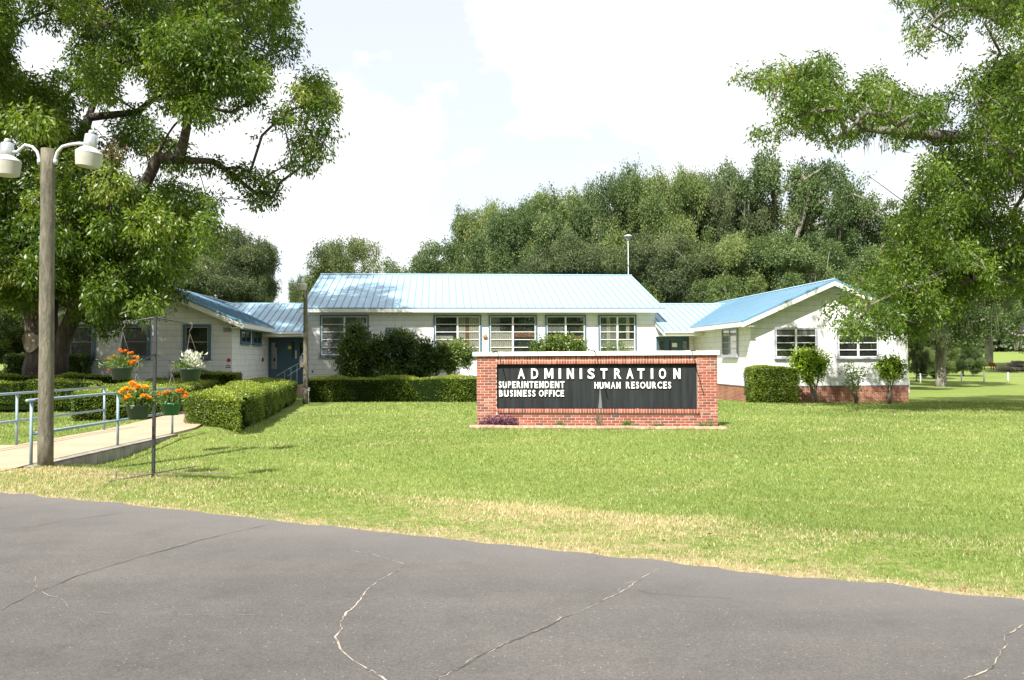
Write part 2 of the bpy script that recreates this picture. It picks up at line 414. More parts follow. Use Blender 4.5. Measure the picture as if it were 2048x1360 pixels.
# ------------------------------------------------------------------ mesh helpers
def tag(o, label=None, cat=None, group=None, kind=None):
    if label: o['label'] = label
    if cat: o['category'] = cat
    if group: o['group'] = group
    if kind: o['kind'] = kind
    return o
def empty(name, loc, label, cat, group=None, rz=0):
    o = bpy.data.objects.new(name, None); COL.objects.link(o)
    o.empty_display_size = .2
    o.location = loc; o.rotation_euler = (0, 0, rz)
    return tag(o, label, cat, group)
def link(name, me, parent=None):
    o = bpy.data.objects.new(name, me); COL.objects.link(o)
    if parent is not None: o.parent = parent
    return o
class MB:
    def __init__(s): s.v = []; s.f = []; s.mi = []
    def add(s, vs, fs, mi=0):
        b = len(s.v); s.v += [tuple(map(float, v)) for v in vs]
        s.f += [tuple(b + i for i in f) for f in fs]; s.mi += [mi] * len(fs)
        return s
    def box(s, x0, x1, y0, y1, z0, z1, mi=0):
        vs = [(x, y, z) for x in (x0, x1) for y in (y0, y1) for z in (z0, z1)]
        return s.add(vs, [(0, 1, 3, 2), (4, 6, 7, 5), (0, 4, 5, 1), (2, 3, 7, 6), (0, 2, 6, 4), (1, 5, 7, 3)], mi)
    def hexa(s, p, mi=0):   # 8 points: bottom 0-3 ccw, top 4-7
        return s.add(p, [(3, 2, 1, 0), (4, 5, 6, 7), (0, 1, 5, 4), (1, 2, 6, 5), (2, 3, 7, 6), (3, 0, 4, 7)], mi)
    def prism(s, poly, axis, a, b, mi=0):   # poly of 2D points, extruded along axis 'x','y','z' from a to b
        def P(q, w):
            return {'x': (w, q[0], q[1]), 'y': (q[0], w, q[1]), 'z': (q[0], q[1], w)}[axis]
        n = len(poly)
        vs = [P(q, a) for q in poly] + [P(q, b) for q in poly]
        fs = [tuple(range(n))[::-1], tuple(range(n, 2 * n))] + [(i, (i + 1) % n, n + (i + 1) % n, n + i) for i in range(n)]
        return s.add(vs, fs, mi)
    def tube(s, pts, rad, seg=8, mi=0, cap=True):
        pts = [Vector(p) for p in pts]
        if not hasattr(rad, '__len__'): rad = [rad] * len(pts)
        prev = None; base = len(s.v)
        for i, p in enumerate(pts):
            if i == 0: t = pts[1] - p
            elif i == len(pts) - 1: t = p - pts[i - 1]
            else: t = (pts[i + 1] - p).normalized() + (p - pts[i - 1]).normalized()
            t.normalize()
            if prev is None:
                a = Vector((0, 0, 1)) if abs(t.z) < .9 else Vector((1, 0, 0))
                prev = t.cross(a).normalized()
            prev = (prev - t * prev.dot(t)).normalized(); q = t.cross(prev)
            for k in range(seg):
                an = 2 * math.pi * k / seg
                s.v.append(tuple(p + (prev * math.cos(an) + q * math.sin(an)) * rad[i]))
        for i in range(len(pts) - 1):
            for k in range(seg):
                a = base + i * seg + k; b = base + i * seg + (k + 1) % seg
                s.f.append((a, b, b + seg, a + seg)); s.mi.append(mi)
        if cap:
            s.f.append(tuple(base + k for k in range(seg))[::-1]); s.mi.append(mi)
            s.f.append(tuple(base + (len(pts) - 1) * seg + k for k in range(seg))); s.mi.append(mi)
        return s
    def lathe(s, prof, seg=20, c=(0, 0, 0), mi=0):
        pts = [(c[0], c[1], c[2] + z) for r, z in prof]
        base = len(s.v)
        for r, z in prof:
            for k in range(seg):
                an = 2 * math.pi * k / seg
                s.v.append((c[0] + r * math.cos(an), c[1] + r * math.sin(an), c[2] + z))
        for i in range(len(prof) - 1):
            for k in range(seg):
                a = base + i * seg + k; b = base + i * seg + (k + 1) % seg
                s.f.append((a, b, b + seg, a + seg)); s.mi.append(mi)
        s.f.append(tuple(base + k for k in range(seg))[::-1]); s.mi.append(mi)
        s.f.append(tuple(base + (len(prof) - 1) * seg + k for k in range(seg))); s.mi.append(mi)
        return s
    def build(s, name, mats, parent=None, smooth=False):
        me = bpy.data.meshes.new(name); me.from_pydata(s.v, [], s.f)
        if isinstance(mats, str): mats = [mats]
        for q in mats: me.materials.append(MATS[q])
        if len(mats) > 1: me.polygons.foreach_set('material_index', s.mi)
        if smooth: me.polygons.foreach_set('use_smooth', [True] * len(s.f))
        me.update()
        return link(name, me, parent)
def raw_mesh(name, V, Fq, mats, rnd=None, k=4, mi=None):
    me = bpy.data.meshes.new(name)
    nf = len(Fq)
    me.vertices.add(len(V)); me.vertices.foreach_set('co', np.ascontiguousarray(V, np.float32).ravel())
    me.loops.add(nf * k); me.loops.foreach_set('vertex_index', np.ascontiguousarray(Fq, np.int32).ravel())
    me.polygons.add(nf); me.polygons.foreach_set('loop_start', np.arange(nf, dtype=np.int32) * k)
    me.polygons.foreach_set('loop_total', np.full(nf, k, np.int32))
    for q in mats: me.materials.append(MATS[q])
    if mi is not None: me.polygons.foreach_set('material_index', mi.astype(np.int32))
    me.update(calc_edges=True)
    if rnd is not None:
        a = me.attributes.new('rnd', 'FLOAT', 'FACE'); a.data.foreach_set('value', rnd.astype(np.float32))
    return me
def unit(a): return a / np.maximum(np.linalg.norm(a, axis=1, keepdims=True), 1e-9)
def leaf_mesh(name, C, D, L, W, rnd, mat, mats=None, mi=None):
    """one folded diamond per leaf: C base points, D long axes"""
    n = len(C); D = unit(D)
    S = unit(np.cross(D, RNG.normal(size=(n, 3))))
    L = np.broadcast_to(L, n)[:, None]; W = np.broadcast_to(W, n)[:, None]
    V = np.empty((n, 4, 3))
    V[:, 0] = C; V[:, 1] = C + D * L * .45 + S * W * .5; V[:, 2] = C + D * L; V[:, 3] = C + D * L * .45 - S * W * .5
    return raw_mesh(name, V.reshape(-1, 3), np.arange(4 * n).reshape(n, 4), mats or [mat], rnd, 4, mi)

# ------------------------------------------------------------------ ground
def build_ground():
    xs = np.unique(np.concatenate([np.linspace(-1500, -120, 14), np.linspace(-120, -30, 24), np.arange(-30, 30.01, .4), np.linspace(30, 120, 24), np.linspace(120, 1500, 14)]))
    ys = np.unique(np.concatenate([np.linspace(-300, -20, 8), np.linspace(-20, 2, 12), np.arange(2, 46.01, .4), np.linspace(46, 160, 40), np.linspace(160, 2000, 20)]))
    X, Y = np.meshgrid(xs, ys); Z = G(X, Y)
    d = edge_d(X, Y)
    V = np.stack([X, Y, Z], -1).reshape(-1, 3)
    nx, ny = len(xs), len(ys)
    i = (np.arange(ny - 1)[:, None] * nx + np.arange(nx - 1)[None]).ravel()
    Fq = np.stack([i, i + 1, i + nx + 1, i + nx], 1)
    me = raw_mesh('lawn', V, Fq, ['lawn_ground'])
    dry = dryness(X.ravel(), Y.ravel())
    a = me.attributes.new('dry', 'FLOAT', 'POINT'); a.data.foreach_set('value', dry.astype(np.float32))
    me.polygons.foreach_set('use_smooth', np.ones(len(Fq), bool))
    tag(link('lawn', me), kind='structure')
def dryness(x, y):
    d = edge_d(x, y)
    v = np.interp(d, [-1, .0, .25, 1.0, 1.35, 1.9, 2.3, 4], [.95, .80, .34, .26, .42, .40, .10, 0])
    v = v + .18 * np.sin(x * .9 + 1) * np.exp(-((d - 1.6) / 1.2) ** 2)
    for dd, ww in ((4.6, .10), (6.1, .08), (7.9, .10)):
        v = v + .38 * np.exp(-((d - dd - .25 * np.sin(x * .35 + dd)) / ww) ** 2) * (np.sin(x * 1.7 + dd * 3) > -.3) * (x > 1)
    return v * np.clip((14 - d) / 10, 0, 1)
build_ground()

def build_road():
    n = 1400; s = np.linspace(-60, 60, n)
    jit = np.interp(s, np.linspace(-60, 60, 1000), np.convolve(RNG.normal(size=1000) * .11, np.ones(2) / 2, 'same'))
    jit = jit * .42 + .03 * np.sin(s * .5)
    rows = [-9.2, -6, -3, -1.2, -.5, -.2, 0]
    V = []; E = []
    for r in rows:
        for i in range(n):
            off = r + (jit[i] if r == 0 else (-.06 * math.sin(s[i]) if r == -9.2 else 0))
            p = RE0 + RD * s[i] + RNn * off
            V.append((p[0], p[1], .006 - .0 * r)); E.append(float(np.interp(r, [-1.6, -.3, 0], [0, .4, .5])))
    Fq = [(a * n + i, a * n + i + 1, (a + 1) * n + i + 1, (a + 1) * n + i) for a in range(len(rows) - 1) for i in range(n - 1)]
    me = raw_mesh('road', np.array(V), np.array(Fq), ['asphalt'])
    a = me.attributes.new('edge', 'FLOAT', 'POINT'); a.data.foreach_set('value', np.array(E, np.float32))
    o = tag(link('road', me), kind='structure')
    return o
ROAD = build_road()
def crack(pix, w, mat, amp=.022, seed=0, width_noise=.6):
    rs = np.random.default_rng(seed)
    w *= .36 if mat == 'crack_pale' else .55; amp *= .8
    P = np.array([(lambda q: q[:2])(EYE + ray(*p) * ((.010 - EYE[2]) / ray(*p)[2])) for p in pix])
    seg = np.linalg.norm(np.diff(P, axis=0), axis=1); t = np.r_[0, np.cumsum(seg)]
    m_ = max(8, int(t[-1] / .035)); tt = np.linspace(0, t[-1], m_)
    x = np.interp(tt, t, P[:, 0]); y = np.interp(tt, t, P[:, 1])
    ker = np.hanning(11); ker /= ker.sum()
    pad = lambda q: np.convolve(np.pad(q, 5, mode='edge'), ker, 'valid')
    x, y = pad(x), pad(y)
    walk = np.convolve(rs.normal(size=m_), np.ones(4) / 4, 'same') * amp
    tx = np.gradient(x); ty = np.gradient(y); l = np.hypot(tx, ty) + 1e-9; nx_, ny_ = -ty / l, tx / l
    x = x + nx_ * walk; y = y + ny_ * walk
    ww = w * np.clip(1 + width_noise * np.convolve(rs.normal(size=m_), np.ones(5) / 3, 'same'), .12, 2.6)
    V = np.empty((m_, 2, 3)); V[:, 0] = np.stack([x + nx_ * ww / 2, y + ny_ * ww / 2, np.full(m_, .0085 + seed * .0002)], 1)
    V[:, 1] = np.stack([x - nx_ * ww / 2, y - ny_ * ww / 2, np.full(m_, .0085 + seed * .0002)], 1)
    i = np.arange(m_ - 1) * 2
    Fq = np.stack([i, i + 1, i + 3, i + 2], 1)
    me = raw_mesh('crack', V.reshape(-1, 3), Fq, [mat])
    link('crack', me, ROAD)
crack([(780, 1362), (735, 1335), (690, 1310), (672, 1285), (674, 1260), (690, 1232), (712, 1205), (735, 1178), (765, 1155), (812, 1130)], .028, 'crack_pale', seed=1)
crack([(812, 1130), (780, 1118), (745, 1108), (690, 1099)], .016, 'crack_pale', seed=2)
crack([(862, 1362), (905, 1340), (960, 1310), (1020, 1282), (1075, 1262), (1130, 1232), (1200, 1205), (1240, 1185), (1280, 1155), (1322, 1136)], .016, 'crack_pale', seed=3)
crack([(866, 1360), (1022, 1281), (1078, 1260), (1132, 1230)], .013, 'crack_dark', seed=4)
crack([(-5, 1222), (60, 1190), (150, 1152), (215, 1132), (300, 1107), (385, 1085), (450, 1068), (545, 1046)], .013, 'crack_dark', seed=5)
crack([(60, 1188), (85, 1168), (62, 1160), (75, 1150)], .010, 'crack_pale', seed=6)
crack([(80, 1182), (130, 1200), (138, 1218), (200, 1224), (330, 1228), (520, 1230)], .007, 'crack_pale', seed=7)
crack([(390, 1084), (402, 1068), (380, 1058)], .008, 'crack_pale', seed=8)
crack([(2055, 1248), (2020, 1262), (2000, 1300), (1985, 1335), (1930, 1362)], .022, 'crack_pale', seed=9)
crack([(812, 1131), (870, 1128), (950, 1123)], .006, 'crack_dark', seed=10)
crack([(-5, 1018), (50, 1005), (95, 998)], .010, 'crack_dark', seed=11)
crack([(0, 1060), (80, 1050), (180, 1034), (240, 1026)], .009, 'crack_dark', seed=12)
crack([(1235, 1185), (1240, 1170), (1290, 1158)], .006, 'crack_pale', seed=13)
crack([(1270, 1178), (1330, 1190), (1400, 1194), (1470, 1196)], .006, 'crack_dark', seed=14)
crack([(385, 1084), (300, 1104), (220, 1128)], .006, 'crack_pale', seed=15)

# ------------------------------------------------------------------ grass blades
def build_grass():
    # density falls with distance; the field reaches well past both edges of the picture
    P = []
    for y0, y1, dens, h, w, nb in ((4.0, 9, 2600, .042, .0075, 1), (9, 13, 1500, .05, .010, 1), (13, 19, 640, .055, .015, 1), (19, 27, 300, .06, .022, 1), (27, 40, 110, .07, .035, 1)):
        x0, x1 = -y1 * .78 - 1, y1 * .78 + 1
        n = int((y1 - y0) * (x1 - x0) * dens)
        x = RNG.uniform(x0, x1, n); y = RNG.uniform(y0, y1, n)
        keep = np.abs(x) < y * .72 + 1
        x, y = x[keep], y[keep]
        P.append(np.stack([x, y, np.full(len(x), h), np.full(len(x), w)], 1))
    P = np.concatenate(P)
    d = edge_d(P[:, 0], P[:, 1])
    keep = (d > RNG.uniform(-.10, .06, len(P)))
    # not on the walkway, under the sign bed, under the buildings
    x, y = P[:, 0], P[:, 1]
    keep &= ~((x > -9.45) & (x < -7.25) & (y > 12.05) & (y < 36))
    sx = (x + .92) * .9925 - (y - 21) * .122; sy = (x + .92) * .122 + (y - 21) * .9925
    keep &= ~((sx > -.1) & (sx < 6.2) & (sy > -.55) & (sy < .5))
    bx = (x - O2[0]) * UU[0] + (y - O2[1]) * UU[1]; by = (x - O2[0]) * NN[0] + (y - O2[1]) * NN[1]
    keep &= ~((bx > 21.6) & (bx < 29.6) & (by > -8.6)) & ~((bx < -2.1) & (by > -7.9)) & ~(by > -.1)
    P = P[keep]; x, y = P[:, 0], P[:, 1]; n = len(P)
    d = edge_d(x, y)
    z = G(x, y)
    dr = dryness(x, y)
    patch = .5 + .5 * np.sin(x * 2.1 + 1.7 * np.sin(y * 1.3)) * np.sin(y * 1.9 + 1.3 * np.sin(x * .9 + 2))
    patch2 = .5 + .5 * np.sin(x * .7 + 1.1 * np.sin(y * .5)) * np.sin(y * .45 + .8 * np.sin(x * .4))
    patch3 = np.clip(np.sin(x * 1.3 + 2.2 * np.sin(y * .8 + 1)) * np.sin(y * 1.1 + 1.9 * np.sin(x * .7)) - .45, 0, 1) * .45
    isdry = RNG.random(n) < patch3 * (dr < .2) + np.clip(dr * 1.0 + (patch - .5) * .5 * (dr > .1), 0.015, .92)
    rnd = np.where(isdry, RNG.uniform(.76, 1, n), np.clip(RNG.normal(.42 + .24 * (patch2 - .5), .16, n), 0, .73))
    h = .85 * P[:, 2] * RNG.uniform(.5, 1.25, n) * np.interp(d, [-.1, .3, 1.5, 2.2], [.75, .9, .85, 1.0]) * (.85 + .3 * patch)
    w = P[:, 3] * RNG.uniform(.7, 1.3, n)
    ang = RNG.uniform(0, 2 * math.pi, n); lean = RNG.uniform(.15, .95, n)
    la = RNG.uniform(0, 2 * math.pi, n)
    V = np.empty((n, 3, 3)); b = np.stack([x, y, z - .004], 1)
    s = np.stack([np.cos(ang), np.sin(ang), np.zeros(n)], 1) * w[:, None] / 2
    tip = b + np.stack([np.cos(la) * lean * h, np.sin(la) * lean * h, h], 1)
    V[:, 0] = b - s; V[:, 1] = b + s; V[:, 2] = tip
    me = raw_mesh('grass', V.reshape(-1, 3), np.arange(3 * n).reshape(n, 3), ['grass_blade'], rnd, 3)
    tag(link('grass', me), 'short mown lawn grass, straw-dry in a strip along the road', 'grass', kind='stuff')
build_grass()

# ------------------------------------------------------------------ the building
BLD = empty('administration_building', (O2[0], O2[1], 0), 'long low white building with pale blue metal roofs and two gabled wings', 'building', rz=TH)
BASE = -.62; FLOOR = .27
RT_, LT_ = -8.56, -7.84
MAINR = wallpt(1310.5, 680, 0)[0]
RW0 = wallpt(1501, 700, RT_)[0]; RW1 = wallpt(1815.5, 700, RT_)[0]
LW1 = wallpt(464, 700, LT_)[0]; LW0 = LW1 - 7.9
RAPEX = (RW0 + RW1) / 2; LAPEX = (LW0 + LW1) / 2
DEPTH = 12.0      # how far back the wings run behind the main front wall
EAVE_M, RIDGE_M, MD = 4.45, 7.08, 7.75   # main roof: edge z, ridge z, run
OV = .62
WEZ, WRZ, WOV = 3.31, 5.25, .6
def wing(s0, s1, t0):
    c = (s0 + s1) / 2
    sl_ = (WRZ - WEZ) / (c - (s0 - WOV))
    zt = lambda s: WEZ + sl_ * (s - (s0 - WOV)) - .10
    w = MB()
    g = .16
    # gable front
    w.prism([(s0, FLOOR), (s1, FLOOR), (s1, zt(s0)), (c, zt(c)), (s0, zt(s0))], 'y', t0, t0 + g)
    w.prism([(s0, FLOOR), (s1, FLOOR), (s1, zt(s0)), (c, zt(c)), (s0, zt(s0))], 'y', DEPTH - g, DEPTH)
    w.box(s0, s0 + g, t0 + g, DEPTH - g, FLOOR, zt(s0), 1); w.box(s1 - g, s1, t0 + g, DEPTH - g, FLOOR, zt(s0), 1)
    w.build('wall', ['white_siding', 'white_block'], BLD)
    f = MB().box(s0 - .0, s1 + .0, t0 - .0, DEPTH, BASE, FLOOR - .003)
    f.build('foundation', 'foundation_brick', BLD)
    MB().box(s0 - .03, s1 + .03, t0 - .03, DEPTH + .03, FLOOR - .025, FLOOR + .012).build('sill_board', 'lilac_trim', BLD)
wing(RW0, RW1, RT_); wing(LW0, LW1, LT_)

def roof_slope(mb, A, B, C, D, rib_dir='across', spacing=.40, th=.05):
    """A,B eave line, C,D ridge line (A below D, B below C); ribs run eave to ridge"""
    A, B, C, D = map(Vector, (A, B, C, D))
    n = (B - A).cross(D - A).normalized()
    if n.z < 0: n = -n
    lo = -n * th
    mb.hexa([A + lo, B + lo, C + lo, D + lo, A, B, C, D])
    L = (B - A).length; k = int(L / spacing)
    e = (B - A).normalized() * .016
    for i in range(k + 1):
        f = (i + .5) / (k + 1)
        p = A.lerp(B, f); q = D.lerp(C, f)
        u = n * .032; h0 = n * .002
        mb.hexa([p - e + h0, p + e + h0, q + e + h0, q - e + h0, p - e + u, p + e + u, q + e + u, q - e + u], 1)
def fascia(mb, p, q, h=.2, th=.03, out=(0, 0, 0), drop=.06, mi=0):
    p, q, o = Vector(p), Vector(q), Vector(out) * th
    dz = Vector((0, 0, 1))
    a = [p - dz * (h + drop), q - dz * (h + drop), q - dz * drop, p - dz * drop]
    mb.hexa([a[0], a[1], a[1] + o, a[0] + o, a[3], a[2], a[2] + o, a[3] + o], mi)
# main block walls
mt = MB(); g = .16; zt = EAVE_M - .20
def zmain(t): return EAVE_M + (RIDGE_M - EAVE_M) / MD * (t + OV) - .10
TM = MD * 2 - OV
prof = [(0, FLOOR - .3), (0, zmain(0)), (MD - OV, zmain(MD - OV)), (TM - OV, zmain(0)), (TM - OV, FLOOR - .3)]
mt.box(g, MAINR - g, 0, g, FLOOR - .3, zmain(0)); mt.box(g, MAINR - g, TM - OV - g, TM - OV, FLOOR - .3, zmain(0))
mt.prism(prof, 'x', 0, g); mt.prism(prof, 'x', MAINR - g, MAINR)
mt.build('wall', 'white_siding', BLD)
MB().box(.0, MAINR, .0, TM - OV, BASE, FLOOR - .303).build('foundation', 'foundation_brick', BLD)
XL, XR = -.35, MAINR + .36
r = MB()
roof_slope(r, (XL, -OV, EAVE_M), (XR, -OV, EAVE_M), (XR, MD - OV, RIDGE_M), (XL, MD - OV, RIDGE_M))
roof_slope(r, (XR, 2 * MD - OV, EAVE_M), (XL, 2 * MD - OV, EAVE_M), (XL, MD - OV + .001, RIDGE_M), (XR, MD - OV + .001, RIDGE_M))
MR = r.build('roof', ['roof_metal', 'roof_seam'], BLD)
rc = MB(); rc.prism([(MD - OV - .16, RIDGE_M - .02), (MD - OV, RIDGE_M + .05), (MD - OV + .16, RIDGE_M - .02), (MD - OV, RIDGE_M + .012)], 'x', XL - .01, XR + .01)
rc.build('ridge_cap', 'roof_metal', MR)
fb = MB()
fascia(fb, (XL, -OV, EAVE_M), (XR, -OV, EAVE_M), .2, out=(0, -1, 0))
for X_, sx_ in ((XL, -1), (XR, 1)):
    fascia(fb, (X_, -OV, EAVE_M), (X_, MD - OV, RIDGE_M), .2, out=(sx_, 0, 0)); fascia(fb, (X_, MD - OV, RIDGE_M), (X_, 2 * MD - OV, EAVE_M), .2, out=(sx_, 0, 0))
fb.build('fascia', 'white_trim', BLD)
de = MB(); de.box(XL - .04, XR + .04, -OV - .045, -OV + .0, EAVE_M - .06, EAVE_M - .006)
de.build('drip_edge', 'roof_trim', BLD)
MB().box(XL + .02, XR - .02, -OV + .01, -.005, EAVE_M - .25, EAVE_M - .235).build('soffit', 'white_trim', BLD)
# thin batten under the soffit
# wings' roofs
def wing_roof(s0, s1, t0, inner):
    c = (s0 + s1) / 2; a = t0 - .55; b = DEPTH + .4
    r = MB()
    roof_slope(r, (s0 - WOV, b, WEZ), (s0 - WOV, a, WEZ), (c, a, WRZ), (c, b, WRZ))
    roof_slope(r, (s1 + WOV, a, WEZ), (s1 + WOV, b, WEZ), (c + .001, b, WRZ), (c + .001, a, WRZ))
    ro = r.build('roof', ['roof_metal', 'roof_seam'], BLD)
    q = MB(); q.prism([(c - .16, WRZ - .03), (c, WRZ + .045), (c + .16, WRZ - .03), (c, WRZ + .01)], 'y', a - .01, b + .01)
    q.build('ridge_cap', 'roof_metal', ro)
    f = MB()
    for S, sg in ((s0 - WOV, -1), (s1 + WOV, 1)):
        fascia(f, (S, a, WEZ), (S, b, WEZ), .2, out=(sg, 0, 0))
    for (p, q2) in (((s0 - WOV, WEZ), (c, WRZ)), ((c, WRZ), (s1 + WOV, WEZ))):
        fascia(f, (p[0], a, p[1]), (q2[0], a, q2[1]), .24, out=(0, -1, 0), drop=.06)
    f.build('fascia', 'white_trim', BLD)
    t_ = MB()
    for (p, q2) in (((s0 - WOV - .03, WEZ), (c, WRZ + .01)), ((c, WRZ + .01), (s1 + WOV + .03, WEZ))):
        A = Vector((p[0], a - .05, p[1] - .075)); B = Vector((q2[0], a - .05, q2[1] - .075))
        up_ = Vector((0, 0, .085)); bk = Vector((0, .13, 0))
        t_.hexa([A, B, B + bk * .35, A + bk * .35, A + up_, B + up_, B + up_ + bk, A + up_ + bk])
    t_.build('rake_trim', 'roof_trim', BLD)
    sf = MB()
    for S0, S1 in ((s0 - WOV + .01, s0 - .005), (s1 + .005, s1 + WOV - .01)):
        sf.box(S0, S1, a + .02, b - .02, WEZ - .255, WEZ - .24)
    sf.build('soffit', 'white_trim', BLD)
wing_roof(RW0, RW1, RT_, -1); wing_roof(LW0, LW1, LT_, 1)
# connectors with the entrances
CE, CEZ, CR, CRZ = -1.85, 3.10, 3.8, 4.97
def connector(sa, sb, wall_a, wall_b, fa, fb_):
    """roof from sa to sb, wall from wall_a to wall_b"""
    r = MB()
    roof_slope(r, (sa, CE, CEZ), (sb, CE, CEZ), (sb, CR, CRZ), (sa, CR, CRZ))
    roof_slope(r, (sb, 2 * CR - CE, CEZ), (sa, 2 * CR - CE, CEZ), (sa, CR + .001, CRZ), (sb, CR + .001, CRZ))
    ro = r.build('roof', ['roof_metal', 'roof_seam'], BLD)
    MB().prism([(CR - .15, CRZ - .03), (CR, CRZ + .04), (CR + .15, CRZ - .03), (CR, CRZ + .01)], 'x', sa, sb).build('ridge_cap', 'roof_metal', ro)
    f = MB(); fascia(f, (fa, CE, CEZ), (fb_, CE, CEZ), .19, out=(0, -1, 0))
    f.build('fascia', 'white_trim', BLD)
    gt = MB(); gt.tube([(fa, CE - .085, CEZ - .09), (fb_, CE - .085, CEZ - .09)], .045, 8)
    gt.build('gutter', 'white_trim', BLD, True)
    MB().box(wall_a, wall_b, CE + .01, -.005, CEZ - .26, CEZ - .245).build('porch_ceiling', 'white_trim', BLD)
    w = MB(); w.box(wall_a, wall_b, .0, .16, FLOOR, CEZ + .3); w.build('wall', 'white_siding', BLD)
    MB().box(wall_a, wall_b, -2.0, -.002, BASE, FLOOR).build('porch_slab', 'walk_concrete', BLD)
connector(LAPEX + .3, -.005, LW1 + .004, -.004, LW1 + .01, -.01)
connector(MAINR + .005, RAPEX - .3, MAINR + .004, RW0 - .004, MAINR + .01, RW0 - .01)
# rake boards at the main wall where the porch roofs stop
for S, sg in ((-.012, 1), (MAINR + .012, -1)):
    zt2 = CEZ + 1.85 * (CRZ - CEZ) / (CR - CE)
    rk = MB(); fascia(rk, (S, CE, CEZ), (S, -.01, zt2), .2, out=(sg, 0, 0)); rb = rk.build('rake_board', 'white_trim', BLD)
    rk = MB(); fascia(rk, (S, CE - .03, CEZ), (S, -.01, zt2), .075, out=(sg, 0, 0), drop=-.02, th=.05); rk.build('rake_trim', 'roof_trim', rb)

# windows -----------------------------------------------------------
def window(xa, xb, z0, z1, plane, coord, cols, rows, trim='blue_trim', fill=None, tw=.09, sash='sash_white', bar=.032, midrail=False, skew=None, mainsplit=None):
    """plane 'y': wall at local y=coord facing -y; plane 'x-': wall at local x=coord facing -x; 'x+': facing +x"""
    def bx(mb, a, b, d0, d1, c, d, mi=0):
        if plane == 'y': mb.box(a, b, coord - d1, coord - d0, c, d, mi)
        elif plane == 'x-': mb.box(coord - d1, coord - d0, a, b, c, d, mi)
        else: mb.box(coord + d0, coord + d1, a, b, c, d, mi)
    fr = MB()
    bx(fr, xa - tw, xa, .002, .09, z0 - tw, z1 + tw); bx(fr, xb, xb + tw, .002, .09, z0 - tw, z1 + tw)
    bx(fr, xa, xb, .002, .088, z1, z1 + tw); bx(fr, xa, xb, .002, .088, z0 - tw, z0)
    win = fr.build('window', trim, BLD)
    sl_ = MB(); bx(sl_, xa - tw - .03, xb + tw + .03, .004, .13, z0 - tw - .045, z0 - tw - .001)
    sl_.build('sill', trim if trim != 'blue_trim' else 'blue_trim', win)
    s_ = MB(); e = .035
    bx(s_, xa + .001, xa + e, .01, .07, z0 + .001, z1 - .001); bx(s_, xb - e, xb - .001, .01, .07, z0 + .001, z1 - .001)
    bx(s_, xa + e, xb - e, .01, .07, z1 - e, z1 - .001); bx(s_, xa + e, xb - e, .01, .07, z0 + .001, z0 + e)
    for i in range(1, cols):
        q = xa + (xb - xa) * i / cols; bx(s_, q - .045, q + .045, .01, .072, z0 + e, z1 - e)
    for j in range(1, rows):
        q = z0 + (z1 - z0) * j / rows; bx(s_, xa + e, xb - e, .012, .068, q - bar / 2, q + bar / 2)
    s_.build('sash', sash, win)
    p = MB(); 
    a, b, c, d = xa + e, xb - e, z0 + e, z1 - e
    bx(p, a, b, .048, .050, c, d)
    p.build('pane', 'window_glass', win)
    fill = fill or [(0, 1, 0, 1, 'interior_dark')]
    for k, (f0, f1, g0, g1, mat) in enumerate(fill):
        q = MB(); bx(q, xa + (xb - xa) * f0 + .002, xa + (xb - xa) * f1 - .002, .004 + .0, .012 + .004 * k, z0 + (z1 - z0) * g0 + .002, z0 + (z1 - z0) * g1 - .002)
        q.build('curtain' if mat == 'curtain' else ('blind' if mat == 'blind_grey' else 'pane_backing'), mat, win)  # flat sheets on the wall; the dark ones paint an unlit room
    return win
def wfront(x0, y0, x1, y1, t, *a, **k):
    s0_, z1_ = wallpt(x0, y0, t); s1_, z0_ = wallpt(x1, y1, t)
    tw = k.get('tw', .09)
    return window(s0_ + tw, s1_ - tw, z0_ + tw, z1_ - tw, 'y', t, *a, **k)
DK = 'interior_dark'; CU = 'curtain'; BG_ = 'blind_grey'; WP = 'wood_panel'
wfront(640, 630, 738, 713, 0, 2, 5, fill=[(0, 1, 0, 1, BG_)])
wfront(771, 655, 805, 713, 0, 1, 2, fill=[(0, 1, 0, 1, BG_)])
wfront(867, 630, 963, 713, 0, 2, 5, fill=[(0, 1, 0, 1, DK), (0, .40, 0, .5, CU), (.52, .68, 0, 1, CU), (.68, .76, 0, 1, WP), (.76, 1, 0, 1, CU)])
wfront(977, 630, 1074, 713, 0, 2, 5, fill=[(0, 1, 0, 1, DK), (0, .48, .0, .62, CU), (.0, .22, .62, 1, BG_), (.52, 1, .46, .62, WP)])
wfront(1090, 630, 1172, 713, 0, 2, 5, fill=[(0, 1, 0, 1, DK), (0, .5, .0, .5, WP), (.55, 1, .3, .5, WP), (0, .45, .6, .8, BG_)])
wfront(1196, 630, 1273, 713, 0, 2, 5, fill=[(0, 1, 0, 1, DK), (.0, .5, .2, .8, BG_), (.5, 1, 0, .42, CU), (.2, .3, .0, 1, CU), (.75, .85, .4, 1, CU)])
wfront(1548, 655, 1634, 716, RT_, 2, 4, trim='lilac_trim', tw=.055, fill=[(0, 1, 0, 1, DK), (0, .5, .75, .95, BG_), (.52, 1, .75, .95, BG_)])
wfront(1673, 655, 1757, 716, RT_, 2, 4, trim='lilac_trim', tw=.055, fill=[(0, 1, 0, 1, DK), (.2, .9, .05, .42, 'marigold_panel') if False else (.0, 1, .7, 1, BG_)])
for (a, b, c, d) in ((137, 649, 191, 719), (245, 649, 301, 718), (367, 649, 422, 719)):
    wfront(a, b, c, d, LT_, 1, 2, fill=[(0, 1, 0, 1, BG_)] if a < 200 else [(0, 1, 0, 1, DK), (0, 1, .05, .95, BG_)] if a < 300 else [(0, 1, 0, 1, DK)], sash='lilac_trim', tw=.11)
